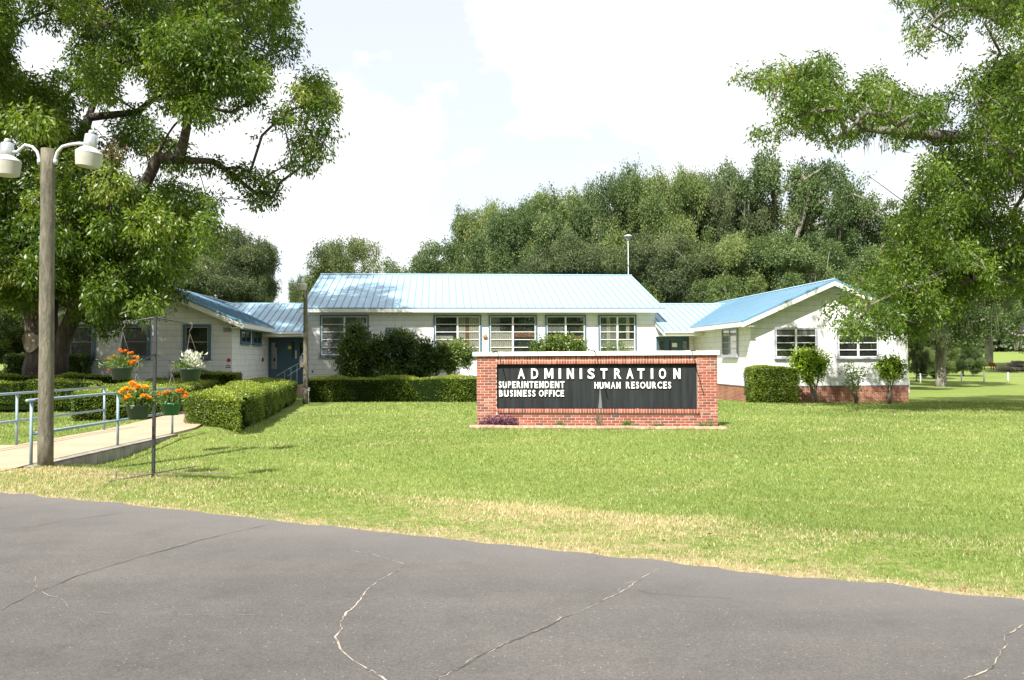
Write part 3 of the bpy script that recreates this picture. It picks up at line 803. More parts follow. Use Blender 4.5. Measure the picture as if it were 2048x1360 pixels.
# side windows
def wside(x0, y0, x1, y1, s, plane, *a, **k):
    t0_, z1_ = sidept(x0, y0, s); t1_, z0_ = sidept(x1, y1, s)
    if t0_ > t1_: t0_, t1_ = t1_, t0_
    tw = k.get('tw', .09)
    return window(t0_ + tw, t1_ - tw, z0_ + tw, z1_ - tw, plane, s, *a, **k)
wside(480, 658, 498.5, 688, LW1, 'x+', 2, 1, sash='blue_trim', tw=.06)
wside(504, 660, 520.5, 690, LW1, 'x+', 2, 1, sash='blue_trim', tw=.06)
wside(1446, 657, 1477, 713, RW0, 'x-', 2, 4, trim='lilac_trim', sash='lilac_trim', tw=.06, fill=[(0, 1, 0, 1, CU)])

# entrances
def entrance(sa, sb, leaf0, leaf1, label=None):
    fr = MB(); t = 0; zt_ = 2.78
    fr.box(sa, sb, -.05, -.002, FLOOR, FLOOR + .05); fr.box(sa, sb, -.07, -.002, zt_ - .12, zt_ + .06)
    for q in (sa, leaf0 - .06, leaf1, sb - .06): fr.box(q, q + .06, -.069, -.003, FLOOR + .05, zt_ - .12)
    for a, b in ((sa + .06, leaf0 - .06), (leaf1 + .06, sb - .06)):
        if b - a > .1:
            fr.box(a, b, -.045, -.004, FLOOR + .05, FLOOR + .85); fr.box(a, b, -.045, -.004, zt_ - .22, zt_ - .12)
            fr.box(a, a + .07, -.045, -.004, FLOOR + .85, zt_ - .22); fr.box(b - .07, b, -.045, -.004, FLOOR + .85, zt_ - .22)
    e = fr.build('entrance_frame', 'door_blue', BLD)
    for a, b in ((sa + .06, leaf0 - .06), (leaf1 + .06, sb - .06)):
        if b - a > .25:
            MB().box(a + .07, b - .07, -.03, -.028, FLOOR + .85, zt_ - .22).build('pane', 'window_glass', e)
            MB().box(a + .07, b - .07, -.012, -.004, FLOOR + .85, zt_ - .22).build('pane_backing', 'interior_dark', e)
    d = MB().box(leaf0 + .005, leaf1 - .005, -.055, -.012, FLOOR + .055, zt_ - .125).build('door', 'door_blue', BLD)
    return d, zt_
sa = wallpt(545, 700, 0)[0]; 
dL, zt_ = entrance(LW1 + .02, -.02, wallpt(559, 700, 0)[0], wallpt(594.5, 700, 0)[0])
def onwall(x0, y0, x1, y1, t, d0, d1, mb=None):
    s0_, z1_ = wallpt(x0, y0, t); s1_, z0_ = wallpt(x1, y1, t)
    return (mb or MB()).box(s0_, s1_, t - d1, t - d0, z0_, z1_)
onwall(584, 682, 588.5, 715, -.055, .001, .008).build('door_window', 'interior_dark', dL)
onwall(590.5, 701, 593.5, 717, -.055, .001, .035).build('push_handle', 'galvanised', dL)
yp = onwall(576, 694, 582.5, 698, -.055, .001, .006); onwall(577, 691.5, 581.5, 694, -.055, .001, .006, yp); yp.build('sticker', 'yellow_paint', dL)
dR, _ = entrance(MAINR + .05, RW0 - .03 - .25, wallpt(1331, 700, 0)[0], wallpt(1361, 700, 0)[0])
onwall(1338, 681, 1342.5, 702, -.055, .001, .008).build('door_window', 'interior_dark', dR)
n2 = onwall(1344, 686, 1354, 694, -.055, .001, .006).build('door_notice', 'plate_white', dR)

# small things on the walls
def glyph(ch, bold=.0):
    cu = bpy.data.curves.new('glyph', 'FONT'); cu.body = ch; cu.size = 1; cu.offset = bold; cu.resolution_u = 3
    ob = bpy.data.objects.new('glyph', cu); COL.objects.link(ob)
    bpy.context.view_layer.update()
    me = bpy.data.meshes.new_from_object(ob.evaluated_get(bpy.context.evaluated_depsgraph_get()))
    co_ = np.array([v.co[:2] for v in me.vertices]); fs = [tuple(p.vertices) for p in me.polygons]
    bpy.data.objects.remove(ob); bpy.data.curves.remove(cu); bpy.data.meshes.remove(me)
    mn = co_.min(0); mx_ = co_.max(0)
    return (co_ - mn) / (mx_ - mn), fs, (mx_ - mn)
GC = {}
POLYG = {
 'M': [(0, 0), (0, 1), (.25, 1), (.5, .42), (.75, 1), (1, 1), (1, 0), (.79, 0), (.79, .62), (.57, .12), (.43, .12), (.21, .62), (.21, 0)],
 'N': [(0, 0), (0, 1), (.27, 1), (.74, .40), (.74, 1), (1, 1), (1, 0), (.73, 0), (.26, .60), (.26, 0)],
 'I': [(0, 0), (0, 1), (1, 1), (1, 0)],
 'T': [(.36, 0), (.36, .81), (0, .81), (0, 1), (1, 1), (1, .81), (.64, .81), (.64, 0)],
 'E': [(0, 0), (0, 1), (1, 1), (1, .81), (.34, .81), (.34, .60), (.9, .60), (.9, .41), (.34, .41), (.34, .19), (1, .19), (1, 0)],
 'F': [(0, 0), (0, 1), (1, 1), (1, .81), (.34, .81), (.34, .60), (.9, .60), (.9, .41), (.34, .41), (.34, 0)],
 'H': [(0, 0), (0, 1), (.28, 1), (.28, .60), (.72, .60), (.72, 1), (1, 1), (1, 0), (.72, 0), (.72, .41), (.28, .41), (.28, 0)],
 'U': [(0, .22), (0, 1), (.28, 1), (.28, .28), (.38, .19), (.62, .19), (.72, .28), (.72, 1), (1, 1), (1, .22), (.78, 0), (.22, 0)]}
PW = {'M': .86, 'N': .68, 'I': .19, 'T': .62, 'E': .54, 'F': .52, 'H': .66, 'U': .66}
for _k in POLYG:
    _p = np.array(POLYG[_k])[::-1]
    for _b in (0.0, .02, .022): GC[(_k, _b)] = (_p, [tuple(range(len(_p)))], np.array([PW[_k], .73]))
def letter(parent, ch, x0, x1, z0, z1, y, th, mat, name='letter', bold=.03):
    """solid letter filling the box x0..x1, z0..z1, its back at y, its face at y-th"""
    if (ch, bold) not in GC: GC[(ch, bold)] = glyph(ch, bold)
    c, fs, _ = GC[(ch, bold)]
    X = x0 + c[:, 0] * (x1 - x0); Z = z0 + c[:, 1] * (z1 - z0); n = len(c)
    vs = [(a, y - th, b) for a, b in zip(X, Z)] + [(a, y, b) for a, b in zip(X, Z)]
    ff = [tuple(f) for f in fs]
    cnt = {}
    for f in fs:
        for i in range(len(f)):
            e = (f[i], f[(i + 1) % len(f)]); cnt[e] = cnt.get(e, 0) + 1
    for e in list(cnt):
        if (e[1], e[0]) not in cnt: ff.append((e[1], e[0], e[0] + n, e[1] + n))
    mb = MB(); mb.add(vs, ff); return mb.build(name, mat, parent)
def word(parent, txt, x0, x1, z0, z1, y, th, mat, name='letter', bold=.03, gap=.16):
    ws = []
    for ch in txt:
        if ch == ' ': ws.append(None); continue
        if (ch, bold) not in GC: GC[(ch, bold)] = glyph(ch, bold)
        ws.append(GC[(ch, bold)][2][0])
    capw = [.42 if w is None else w for w in ws]
    tot = sum(capw) + gap * (len(ws) - 1); k = (x1 - x0) / tot; x = x0
    for ch, w, cw in zip(txt, ws, capw):
        if w is not None: letter(parent, ch, x, x + cw * k, z0, z1, y, th, mat, name, bold)
        x += (cw + gap) * k
pl = onwall(446.5, 654.5, 463, 664.5, LT_, .002, .03).build('number_plate', 'plate_grey', BLD)
a0, b1 = wallpt(448.5, 656.5, LT_ - .03); a1, b0 = wallpt(461, 662.5, LT_ - .03)
word(pl, '3700', a0, a1, b0, b1, LT_ - .031, .004, 'dark_text', 'numeral', .0)
c0, cz = wallpt(457.5, 720.5, LT_)
MB().prism([(c0 - .11, cz), (c0, cz - .11), (c0 + .11, cz), (c0, cz + .11)], 'y', LT_ - .012, LT_ - .002).build('warning_diamond', 'red_paint', BLD)
pl = onwall(449, 728.5, 463, 737.5, LT_, .002, .014).build('notice_plate', 'plate_white', BLD)
for yy0, yy1, aa, bb in ((730.2, 732.2, 452, 460.5), (733.6, 735.6, 450.5, 461.5)):
    onwall(aa, yy0, bb, yy1, LT_ - .014, .001, .003).build('notice_line', 'dark_text', pl)
c0, cz = wallpt(970, 672.5, 0)
mb = MB(); mb.lathe([(.10, 0), (.13, .03), (.13, .09), (.07, .13)], 18)
hb = mb.build('alarm_bell', 'bell_paint' if False else 'rust_bar', BLD, True); hb.location = (c0, -.002, cz); hb.rotation_euler = (R(90), 0, 0)
plain('bell_paint', (.55, .22, .11), .5, .2, 10); hb.data.materials[0] = MATS['bell_paint']
c0, cz = wallpt(1659, 600, RT_)
vt = MB(); vt.lathe([(.30, 0), (.30, .05), (.25, .06), (.245, .03)], 28)
for k in range(-3, 4):
    w_ = math.sqrt(max(.01, .24 ** 2 - (k * .065) ** 2)); vt.box(-w_, w_, k * .065 - .02, k * .065 + .012, .02, .045)
v_ = vt.build('gable_vent', 'white_trim', BLD); v_.location = (c0, RT_ - .002, cz); v_.rotation_euler = (R(90), 0, 0)
t0_, z_ = sidept(524.5, 719.5, LW1)
MB().box(LW1 + .002, LW1 + .06, t0_ - .1, t0_ + .1, z_ - .1, z_ + .1).build('outlet_box', 'dark_text', BLD)
s_, z_ = wallpt(625, 743, 0)
MB().box(s_ - .04, s_ + .04, -.05, -.002, z_ - .06, z_ + .06).build('outlet_box', 'dark_text', BLD)
s_ = RW1; MB().box(s_ + .002, s_ + .10, RT_ + .05, RT_ + .45, -.15, .52).build('meter_box', 'plate_white', BLD)
# ramp rail at the left entrance
er = MB()
pA = [wallpt(553, 752, -2.6), wallpt(601, 724.5, -2.6)]; pB = [wallpt(575, 752, -2.6), wallpt(603, 734.5, -2.6)]
for (p, q) in (pA, pB): er.tube([(p[0], -2.6, p[1]), (q[0], -2.6, q[1])], .024, 8)
for px in (569, 582, 594):
    s_, z_ = wallpt(px, 752 - (px - 553) * .573, -2.6); er.tube([(s_, -2.6, z_), (s_, -2.6, z_ - 1.0)], .02, 8)
ro_ = er.build('entrance_rail', 'rail_paint'); ro_.location = (O2[0], O2[1], 0); ro_.rotation_euler = (0, 0, TH)
tag(ro_, 'sloping pale blue pipe rail in front of the left entrance door', 'railing')

# ------------------------------------------------------------------ brick sign
SG0 = np.array([-.92, 21.0]); STH = -.122
SU = np.array([math.cos(STH), math.sin(STH)]); SN = np.array([-math.sin(STH), math.cos(STH)])
spt = lambda px, py, t=0: wallpt(px, py, t, SG0, SU, SN)
SGB = -.17
SIGN = empty('brick_sign', (SG0[0], SG0[1], 0), 'wide red brick sign wall with a black letter board reading ADMINISTRATION', 'sign', rz=STH)
SW = spt(1435, 780)[0]; ZT = spt(1190, 711)[1]
P0, P1 = spt(993.5, 770)[0], spt(1394, 770)[0]
BT, BB = spt(1190, 728)[1], spt(1190, 817)[1]
CRS = (ZT - SGB) / 27
def build_bricks():
    V = []; Fs = []; rn = []; jn = .012
    rs = random.Random(3)
    def bk(x0, x1, z0, z1, y0, y1, rv=None):
        q = [rs.uniform(-.0018, .0018) for _ in range(4)]
        x0 += q[0]; x1 += q[1]; z0 += q[2] * .5; z1 += q[3] * .5; y0 += rs.uniform(-.002, .002)
        b = len(V); e = .004
        V.extend([(x0, y1, z0), (x1, y1, z0), (x1, y1, z1), (x0, y1, z1), (x0, y0 + e, z0), (x1, y0 + e, z0), (x1, y0 + e, z1), (x0, y0 + e, z1),
                  (x0 + e, y0, z0 + e), (x1 - e, y0, z0 + e), (x1 - e, y0, z1 - e), (x0 + e, y0, z1 - e)])
        fs = [(0, 1, 2, 3), (8, 9, 10, 11), (4, 5, 9, 8), (5, 6, 10, 9), (6, 7, 11, 10), (7, 4, 8, 11), (0, 4, 5, 1), (1, 5, 6, 2), (2, 6, 7, 3), (3, 7, 4, 0)]
        v = rs.random() if rv is None else rv
        for f in fs: Fs.append(tuple(b + i for i in f)); rn.append(v)
    def course(x0, x1, z, off, D=.40, ends=True):
        x = x0 - off
        while x < x1 - .02:
            a, b = max(x, x0), min(x + .203, x1)
            if b - a > .03: bk(a + jn / 2, b - jn / 2 if b < x1 else b, z + jn / 2, z + CRS - jn / 2, 0, D)
            x += .203
    for i in range(27):
        z = SGB + i * CRS; off = .1015 if i % 2 else 0
        if z + CRS * .5 < BB - .14:
            course(0, SW, z, off)
        else:
            course(0, P0, z, off); course(P1, SW, z, (.07 if i % 2 else .17))
    # soldier and rowlock bands above the board, rowlock sill below
    n = int((P1 - P0) / .0685); st = (P1 - P0) / n
    zt1 = ZT - CRS * .35; mid = BT + .10
    for k in range(n):
        bk(P0 + k * st + jn / 2, P0 + (k + 1) * st - jn / 2, BT + .004, mid - jn / 2, 0, .40)
        bk(P0 + k * st + jn / 2, P0 + (k + 1) * st - jn / 2, mid + jn / 2, ZT - .006, 0, .40)
    x0s, x1s = P0 + .01, P1 + .06
    n = int((x1s - x0s) / .0685); st = (x1s - x0s) / n
    for k in range(n):
        bk(x0s + k * st + jn / 2, x0s + (k + 1) * st - jn / 2, BB - .115, BB - .004, -.05, .2)
    me = raw_mesh('bricks', np.array(V), np.array(Fs), ['sign_brick'], np.array(rn))
    link('brickwork', me, SIGN)
    mm = MB(); y = .006
    mm.box(.003, P0 - .003, y, .394, SGB - .1, ZT - .002); mm.box(P1 + .003, SW - .003, y, .394, SGB - .1, ZT - .002)
    mm.box(P0 - .003, P1 + .003, y, .394, SGB - .1, BB - .012); mm.box(P0 - .003, P1 + .003, y, .394, BT + .012, ZT - .002)
    mm.box(P0 - .003, P1 + .003, .18, .392, BB - .012, BT + .012)
    mm.box(x0s + .003, x1s - .003, -.044, y - .001, BB - .11, BB - .009)
    mm.build('mortar_core', 'mortar', SIGN)
build_bricks()
cp = MB(); zc0, zc1 = ZT + .001, spt(1190, 702.5)[1]
xx = np.linspace(-.09, SW + .05, 24)
for i in range(23):
    j0, j1 = random.uniform(-.004, .004), 0
    cp.box(xx[i], xx[i + 1] - (.001 if i < 22 else 0), -.07, .47, zc0, zc1 + j0)
cp.build('cap', 'cap_concrete', SIGN)
board = MB().box(P0 + .002, P1 - .002, .10, .13, BB, BT).build('letter_board', 'sign_board', SIGN)
YB = .10
def sx(px, py=770): return spt(px, py, YB)[0]
def sz(px, py): return spt(px, py, YB)[1]
for ch, cx in zip('ADMINISTRATION', (1043, 1069.7, 1098, 1120, 1141, 1162, 1182.5, 1208, 1235.6, 1260, 1282, 1304, 1325, 1354)):
    hw = {'I': 2.3, 'M': 8.8, 'T': 7.0}.get(ch, 7.0)
    letter(board, ch, sx(cx - hw), sx(cx + hw), sz(cx, 757.5), sz(cx, 736.8), YB - .012, .028, 'letter_white', 'letter', .022)
def tw_(txt, a, b, y0, y1): word(board, txt, sx(a), sx(b), sz((a + b) / 2, y1), sz((a + b) / 2, y0), YB - .010, .022, 'letter_white', 'letter', .02, .18)
tw_('SUPERINTENDENT', 998, 1129, 762.5, 776); tw_('BUSINESS', 998.5, 1071, 780, 793); tw_('OFFICE', 1078, 1128, 780, 793)
tw_('HUMAN', 1189, 1241, 764, 777); tw_('RESOURCES', 1252, 1342, 763.5, 776.8)
for px in (996, 1190, 1383):
    a = spt(px, 704)[0]; z_ = zc1 + .012
    MB().tube([(a - .12, -.02, z_), (a - .03, -.05, z_), (a, -.10, z_ - .01), (a, -.95, z_ - .03)], .015, 6).build('light_rod', 'stand_metal', SIGN, True)
# timber bed edging in front
bz = lambda x, y: float(G(*(SG0 + SU * x + SN * y)))
tm = MB(); pts = [(-.12 + (SW + .26) * k / 14, -.42, SGB + .045 + .008 * math.sin(k * 1.7)) for k in range(15)]
for a, b in ((0, 7), (7, 14)):
    tm.tube([Vector(p) + Vector((0, .006 * (a > 0), 0)) for p in pts[a:b + 1]], .062, 9)
tm.tube([(-.08, -.36, SGB + .04), (-.02, .05, SGB + .04)], .05, 8); tm.tube([(SW + .16, -.36, SGB + .04), (SW + .06, .05, SGB + .04)], .05, 8)
t_ = tm.build('bed_edging', 'border_timber'); t_.location = (SG0[0], SG0[1], 0); t_.rotation_euler = (0, 0, STH)
tag(t_, 'weathered round timber edging along the foot of the brick sign', 'edging')
sd = MB().box(-.04, SW + .1, -.40, -.004, SGB - .1, SGB + .035).build('flower_bed', 'bare_dirt'); sd.location = t_.location; sd.rotation_euler = t_.rotation_euler
tag(sd, kind='structure')

# ------------------------------------------------------------------ vegetation
def poly_contains(P, poly):
    x, y = P[:, 0], P[:, 1]; ins = np.zeros(len(P), bool); n = len(poly)
    for i in range(n):
        x0, y0 = poly[i]; x1, y1 = poly[(i + 1) % n]
        c = ((y0 > y) != (y1 > y)) & (x < (x1 - x0) * (y - y0) / ((y1 - y0) + 1e-9) + x0)
        ins ^= c
    return ins
def poly_dist(P, poly):
    d = np.full(len(P), 1e9); n = len(poly)
    for i in range(n):
        a = np.array(poly[i], float); b = np.array(poly[(i + 1) % n], float); ab = b - a
        t = np.clip(((P - a) @ ab) / (ab @ ab), 0, 1)
        d = np.minimum(d, np.linalg.norm(P - a - t[:, None] * ab, axis=1))
    return d
def sample_blobs(poly, holes, n, Yc, halfdepth, rmin, rmax, cxy, rad2, seed, where=None):
    rs = np.random.default_rng(seed); poly = [tuple(p) for p in poly]
    mn = np.min(poly, 0); mx_ = np.max(poly, 0); out = []
    k = F / Yc
    tries = 0
    while len(out) < n and tries < 400:
        tries += 1
        P = rs.uniform(mn, mx_, size=(400, 2))
        P = P[poly_contains(P, poly)]
        if where is not None: P = P[where(P)]
        if not len(P): continue
        d = poly_dist(P, poly) / k
        for p, dd in zip(P, d):
            r_ = rs.uniform(rmin, rmax)
            r_ = min(r_, max(dd * .95, 0))
            if r_ < rmin * .55: continue
            hit = False
            for hx, hy, hr in holes:
                dh = math.hypot(p[0] - hx, p[1] - hy) - hr
                if dh / k < r_ * .55: hit = True; break
            if hit: continue
            e = ((p[0] - cxy[0]) / rad2[0]) ** 2 + ((p[1] - cxy[1]) / rad2[1]) ** 2
            hd = halfdepth * math.sqrt(max(.06, 1 - min(e, .94)))
            Y = Yc + rs.uniform(-1, 1) * hd
            w = at(p[0], p[1], Y)
            out.append((w[0], w[1], w[2], r_ * Y / Yc))
            if len(out) >= n: break
    return out
def grow(base, fork, blobs, trunk_r, bend=.2, seed=1, seg=7, extra=None):
    """limb skeleton joined greedily; returns a tube mesh"""
    rs = np.random.default_rng(seed)
    pos = []; par = []
    base = np.array(base, float); fork = np.array(fork, float)
    K = 6
    for i in range(K + 1):
        f = i / K
        p = base * (1 - f) + fork * f + (rs.normal(size=3) * .05 * (0 < i < K)); pos.append(p); par.append(i - 1)
    if extra:
        for path in extra:
            j = K
            cp_ = [fork] + [np.array(q, float) for q in path]
            cp_ = [cp_[0] * 2 - cp_[1]] + cp_ + [cp_[-1] * 2 - cp_[-2]]
            path = []
            for i in range(1, len(cp_) - 2):
                a0, a1, a2, a3 = cp_[i - 1:i + 3]
                for t in (.25, .5, .75, 1.0):
                    path.append(.5 * (2 * a1 + (a2 - a0) * t + (2 * a0 - 5 * a1 + 4 * a2 - a3) * t * t + (3 * a1 - a0 - 3 * a2 + a3) * t ** 3))
            for q in path: pos.append(np.array(q, float)); par.append(j); j = len(pos) - 1
    B = sorted(blobs, key=lambda b: np.linalg.norm(np.array(b[:3]) - fork))
    tips = []
    for b in B:
        c = np.array(b[:3]); A = np.array(pos[K:])
        dd = np.linalg.norm(A - c, axis=1) + .35 * np.maximum(0, A[:, 2] - c[2]) * 1.2
        j = int(np.argmin(dd)) + K
        v = c - pos[j]; L = np.linalg.norm(v); m_ = max(1, int(L / 1.1)); prev = j
        sag = rs.normal(size=3) * bend * L * .3
        for q in range(1, m_ + 1):
            f = q / m_
            p = pos[j] + v * f + sag * math.sin(math.pi * f) + np.array([0, 0, bend * L * .35 * math.sin(math.pi * f)])
            pos.append(p); par.append(prev); prev = len(pos) - 1
        tips.append(prev)
    cnt = np.zeros(len(pos))
    for t in tips:
        cnt[t] += 1
    for i in range(len(pos) - 1, 0, -1):
        if par[i] >= 0: cnt[par[i]] += cnt[i]
    cnt = np.maximum(cnt, .5)
    rad = trunk_r * (cnt / cnt[0]) ** .58
    rad = np.maximum(rad, .012)
    mb = MB()
    pts = [pos[i] for i in range(K + 1)]; rr = [trunk_r * (1.28 if i == 0 else 1.05 if i == 1 else 1.0) for i in range(K + 1)]
    mb.tube(pts, rr, 14)
    for i in range(K + 1, len(pos)):
        p, q = pos[par[i]], pos[i]
        if np.linalg.norm(p - q) < 1e-3: continue
        ra = min(rad[par[i]], rad[i] * 1.35) if par[i] > K else min(trunk_r * .9, rad[i] * 1.3)
        mb.tube([p, q], [ra, rad[i]], seg if rad[i] > .06 else 5, cap=False)
    return mb, pos
def crown_leaves(blobs, per_r2, nl, L, W, spread, droop, seed, flat=.85, bias=0, shell=.45, shade_rnd=True):
    rs = np.random.default_rng(seed)
    Cs, Ds, Ls, Ws, Rs = [], [], [], [], []
    for (x, y, z, r_) in blobs:
        n = max(4, int(per_r2 * r_ * r_))
        d = unit(rs.normal(size=(n, 3))); rad = r_ * rs.uniform(shell, 1.08, n) ** .7
        # lumpy outline
        lump = 1 + .30 * np.sin(d[:, 0] * 5 + x * 3) * np.sin(d[:, 1] * 4 + y * 2) + .15 * np.sin(d[:, 2] * 7 + z)
        c = np.array([x, y, z]) + d * (rad * lump)[:, None] * np.array([1, 1, flat])
        tone = np.clip(rs.normal(.45 + bias, .17), .08, .85)
        ct = np.clip(rs.normal(tone, .12, n), 0, 1)
        off = rs.normal(size=(n, nl, 3)) * spread
        off[..., 2] -= np.abs(rs.normal(size=(n, nl))) * spread * .6
        dirs = d[:, None, :] * .55 + rs.normal(size=(n, nl, 3)) * .6 + np.array([0, 0, -droop])
        Cs.append((c[:, None] + off).reshape(-1, 3)); Ds.append(dirs.reshape(-1, 3))
        m_ = n * nl
        Ls.append(L * rs.uniform(.7, 1.25, m_)); Ws.append(W * rs.uniform(.75, 1.25, m_))
        Rs.append(np.clip(np.repeat(ct, nl) + rs.normal(0, .1, m_), 0, .97))
    return np.concatenate(Cs), np.concatenate(Ds), np.concatenate(Ls), np.concatenate(Ws), np.concatenate(Rs)
def moss(points, lens, seed, w=.035, n=26, spread=.16):
    rs = np.random.default_rng(seed); C = []; D = []; L = []; W = []
    for p, l in zip(points, lens):
        k = n
        c = np.array(p) + rs.normal(size=(k, 3)) * np.array([spread, spread, .12])
        C.append(c); D.append(rs.normal(size=(k, 3)) * .06 + np.array([0, 0, -1])); L.append(l * rs.uniform(.35, 1.1, k)); W.append(w * rs.uniform(.5, 1.5, k))
    C, D, L, W = map(np.concatenate, (C, D, L, W))
    return leaf_mesh('moss', C, D, L, W, rs.random(len(C)), 'moss_strand')

def pxblobs(lst, Y, dy=.5, seed=0):
    rs = np.random.default_rng(seed); out = []
    for (x, y, r_) in lst:
        w = at(x, y, Y + rs.uniform(-dy, dy)); out.append((w[0], w[1], w[2], r_ / F * Y))
    return out
# --- big pecan on the left
def left_tree():
    Y = 31.0
    poly = [(-420, -380), (-150, -500), (250, -440), (480, -250), (580, -40), (590, 10), (628, 70), (645, 130), (672, 165), (676, 260), (655, 325), (600, 340), (582, 300), (560, 255),
            (520, 290), (552, 350), (552, 405), (505, 415), (455, 355), (430, 340), (395, 370), (450, 395), (448, 470), (425, 505), (385, 470), (372, 500), (375, 565), (335, 600), (300, 590), (312, 640), (250, 640), (215, 675), (150, 640), (90, 600), (40, 640), (-100, 610), (-420, 560), (-640, 200)]
    holes = [(120, 95, 22), (100, 70, 16), (235, 160, 16), (205, 262, 22), (165, 230, 15), (345, 245, 20), (430, 300, 45), (480, 300, 38), (250, 300, 10), (40, 300, 14), (395, 345, 22), (300, 160, 8), (60, 395, 14), (15, 470, 12), (470, 190, 12), (560, 130, 10), (520, 240, 14), (520, 330, 18)]
    vis = lambda P: (P[:, 0] > -60) & (P[:, 1] > -60)
    bl = sample_blobs(poly, holes, 285, Y, 6.0, .36, 1.05, (40, 60), (640, 620), 11, vis)
    bl += sample_blobs(poly, holes, 110, Y, 8.0, .9, 1.6, (40, 60), (640, 620), 12, lambda P: ~vis(P))
    lowp = [(-60, 300), (100, 330), (200, 400), (330, 330), (440, 400), (440, 500), (372, 560), (330, 600), (310, 640), (250, 640), (215, 670), (150, 640), (90, 590), (40, 630), (-60, 610)]
    bl += sample_blobs(lowp, [(60, 395, 10), (15, 470, 10), (345, 245, 20)], 115, Y - 2.0, 3.0, .34, .85, (200, 480), (330, 260), 16)
    bl += sample_blobs([(230, 20), (420, -20), (560, 20), (620, 140), (560, 200), (420, 260), (280, 330), (230, 200)], holes, 30, Y - 2.0, 2.5, .4, .8, (420, 150), (300, 260), 17)
    bl += pxblobs([(395, 330, 20), (425, 322, 18), (450, 338, 20), (475, 358, 22), (500, 345, 24), (532, 352, 20), (518, 380, 26), (545, 395, 16), (508, 402, 20), (480, 335, 14), (560, 365, 10), (585, 325, 22), (615, 325, 24), (640, 300, 26), (660, 255, 24), (665, 195, 20), (650, 215, 26), (600, 285, 24), (440, 460, 18), (425, 490, 20), (400, 440, 22), (425, 415, 22), (440, 395, 12), (360, 590, 14), (300, 625, 16), (330, 600, 18), (215, 660, 16), (240, 640, 22)], Y - .6, 1.2, 14)
    base = gp(80, 752); bx = at(78, 745, Y); base = np.array([bx[0], Y, float(G(bx[0], Y)) - .1])
    fork = at(88, 585, Y)
    T = empty('pecan_tree', base, 'huge old pecan tree with a sawn-off limb scar, overhanging the left wing', 'tree')
    lp = lambda q: np.array(q) - base
    loc = [tuple(lp(b[:3])) + (b[3],) for b in bl]
    ext = [[lp(at(110, 470, Y)), lp(at(140, 340, Y)), lp(at(190, 200, Y + 1)), lp(at(240, 60, Y + 1))],
           [lp(at(160, 560, Y - .6)), lp(at(215, 480, Y - 1)), lp(at(290, 370, Y - 1)), lp(at(335, 270, Y - 1)), lp(at(375, 235, Y)), lp(at(440, 250, Y + 1))],
           [lp(at(40, 500, Y)), lp(at(10, 380, Y)), lp(at(-60, 220, Y)), lp(at(-120, 60, Y))]]
    mb, pos = grow((0, 0, 0), lp(fork), loc, .58, .12, 5, extra=ext)
    # the bowed right-hand stem and root flare
    sub = [lp(at(118, 752, Y - .1)), lp(at(120, 715, Y - .1)), lp(at(128, 670, Y - .2)), lp(at(150, 625, Y - .3)), lp(at(175, 570, Y - .6)), lp(at(215, 490, Y - 1))]
    mb.tube(sub, [.34, .30, .28, .30, .26, .18], 10)
    tr = mb.build('trunk', 'pecan_bark', T, True)
    sc = MB(); c = lp(at(62, 684, Y - .62))
    ring = []
    for k in range(18):
        a = 2 * math.pi * k / 18; rr = .36 + .05 * math.sin(a * 3 + 1)
        ring.append((c[0] + rr * math.cos(a), c[1] + .02 * math.sin(a * 2), c[2] + rr * 1.0 * math.sin(a)))
    inner = [(c[0] + (p[0] - c[0]) * .84, c[1] + .03, c[2] + (p[2] - c[2]) * .84) for p in ring]
    back = [(p[0] + (c[0] - p[0]) * -.1, p[1] + .5, p[2]) for p in ring]
    n = 18
    sc.add(ring + inner + back, [tuple(n + i for i in range(n))] + [(i, (i + 1) % n, n + (i + 1) % n, n + i) for i in range(n)] + [((i + 1) % n, i, 2 * n + i, 2 * n + (i + 1) % n) for i in range(n)])
    sc.build('limb_scar', 'cut_wood', tr)
    C, D, L, W, Rn = crown_leaves(loc, 135, 10, .19, .064, .12, .75, 21)
    link('crown', leaf_mesh('crown', C, D, L, W, Rn, 'pecan_leaf'), T)
    # dead brown clumps
    ds = [tuple(lp(at(165, 445, Y - 3.5))) + (.38,), tuple(lp(at(150, 435, Y - 3.2))) + (.25,), tuple(lp(at(205, 440, Y - 3))) + (.28,), tuple(lp(at(60, 260, Y - 3.5))) + (.5,), tuple(lp(at(235, 300, Y - 3))) + (.4,), tuple(lp(at(25, 400, Y - 2))) + (.5,)]
    C, D, L, W, Rn = crown_leaves(ds, 380, 5, .10, .03, .07, .6, 23)
    link('dead_foliage', leaf_mesh('dead_foliage', C, D, L, W, Rn, 'rust_leaf'), T)
left_tree()

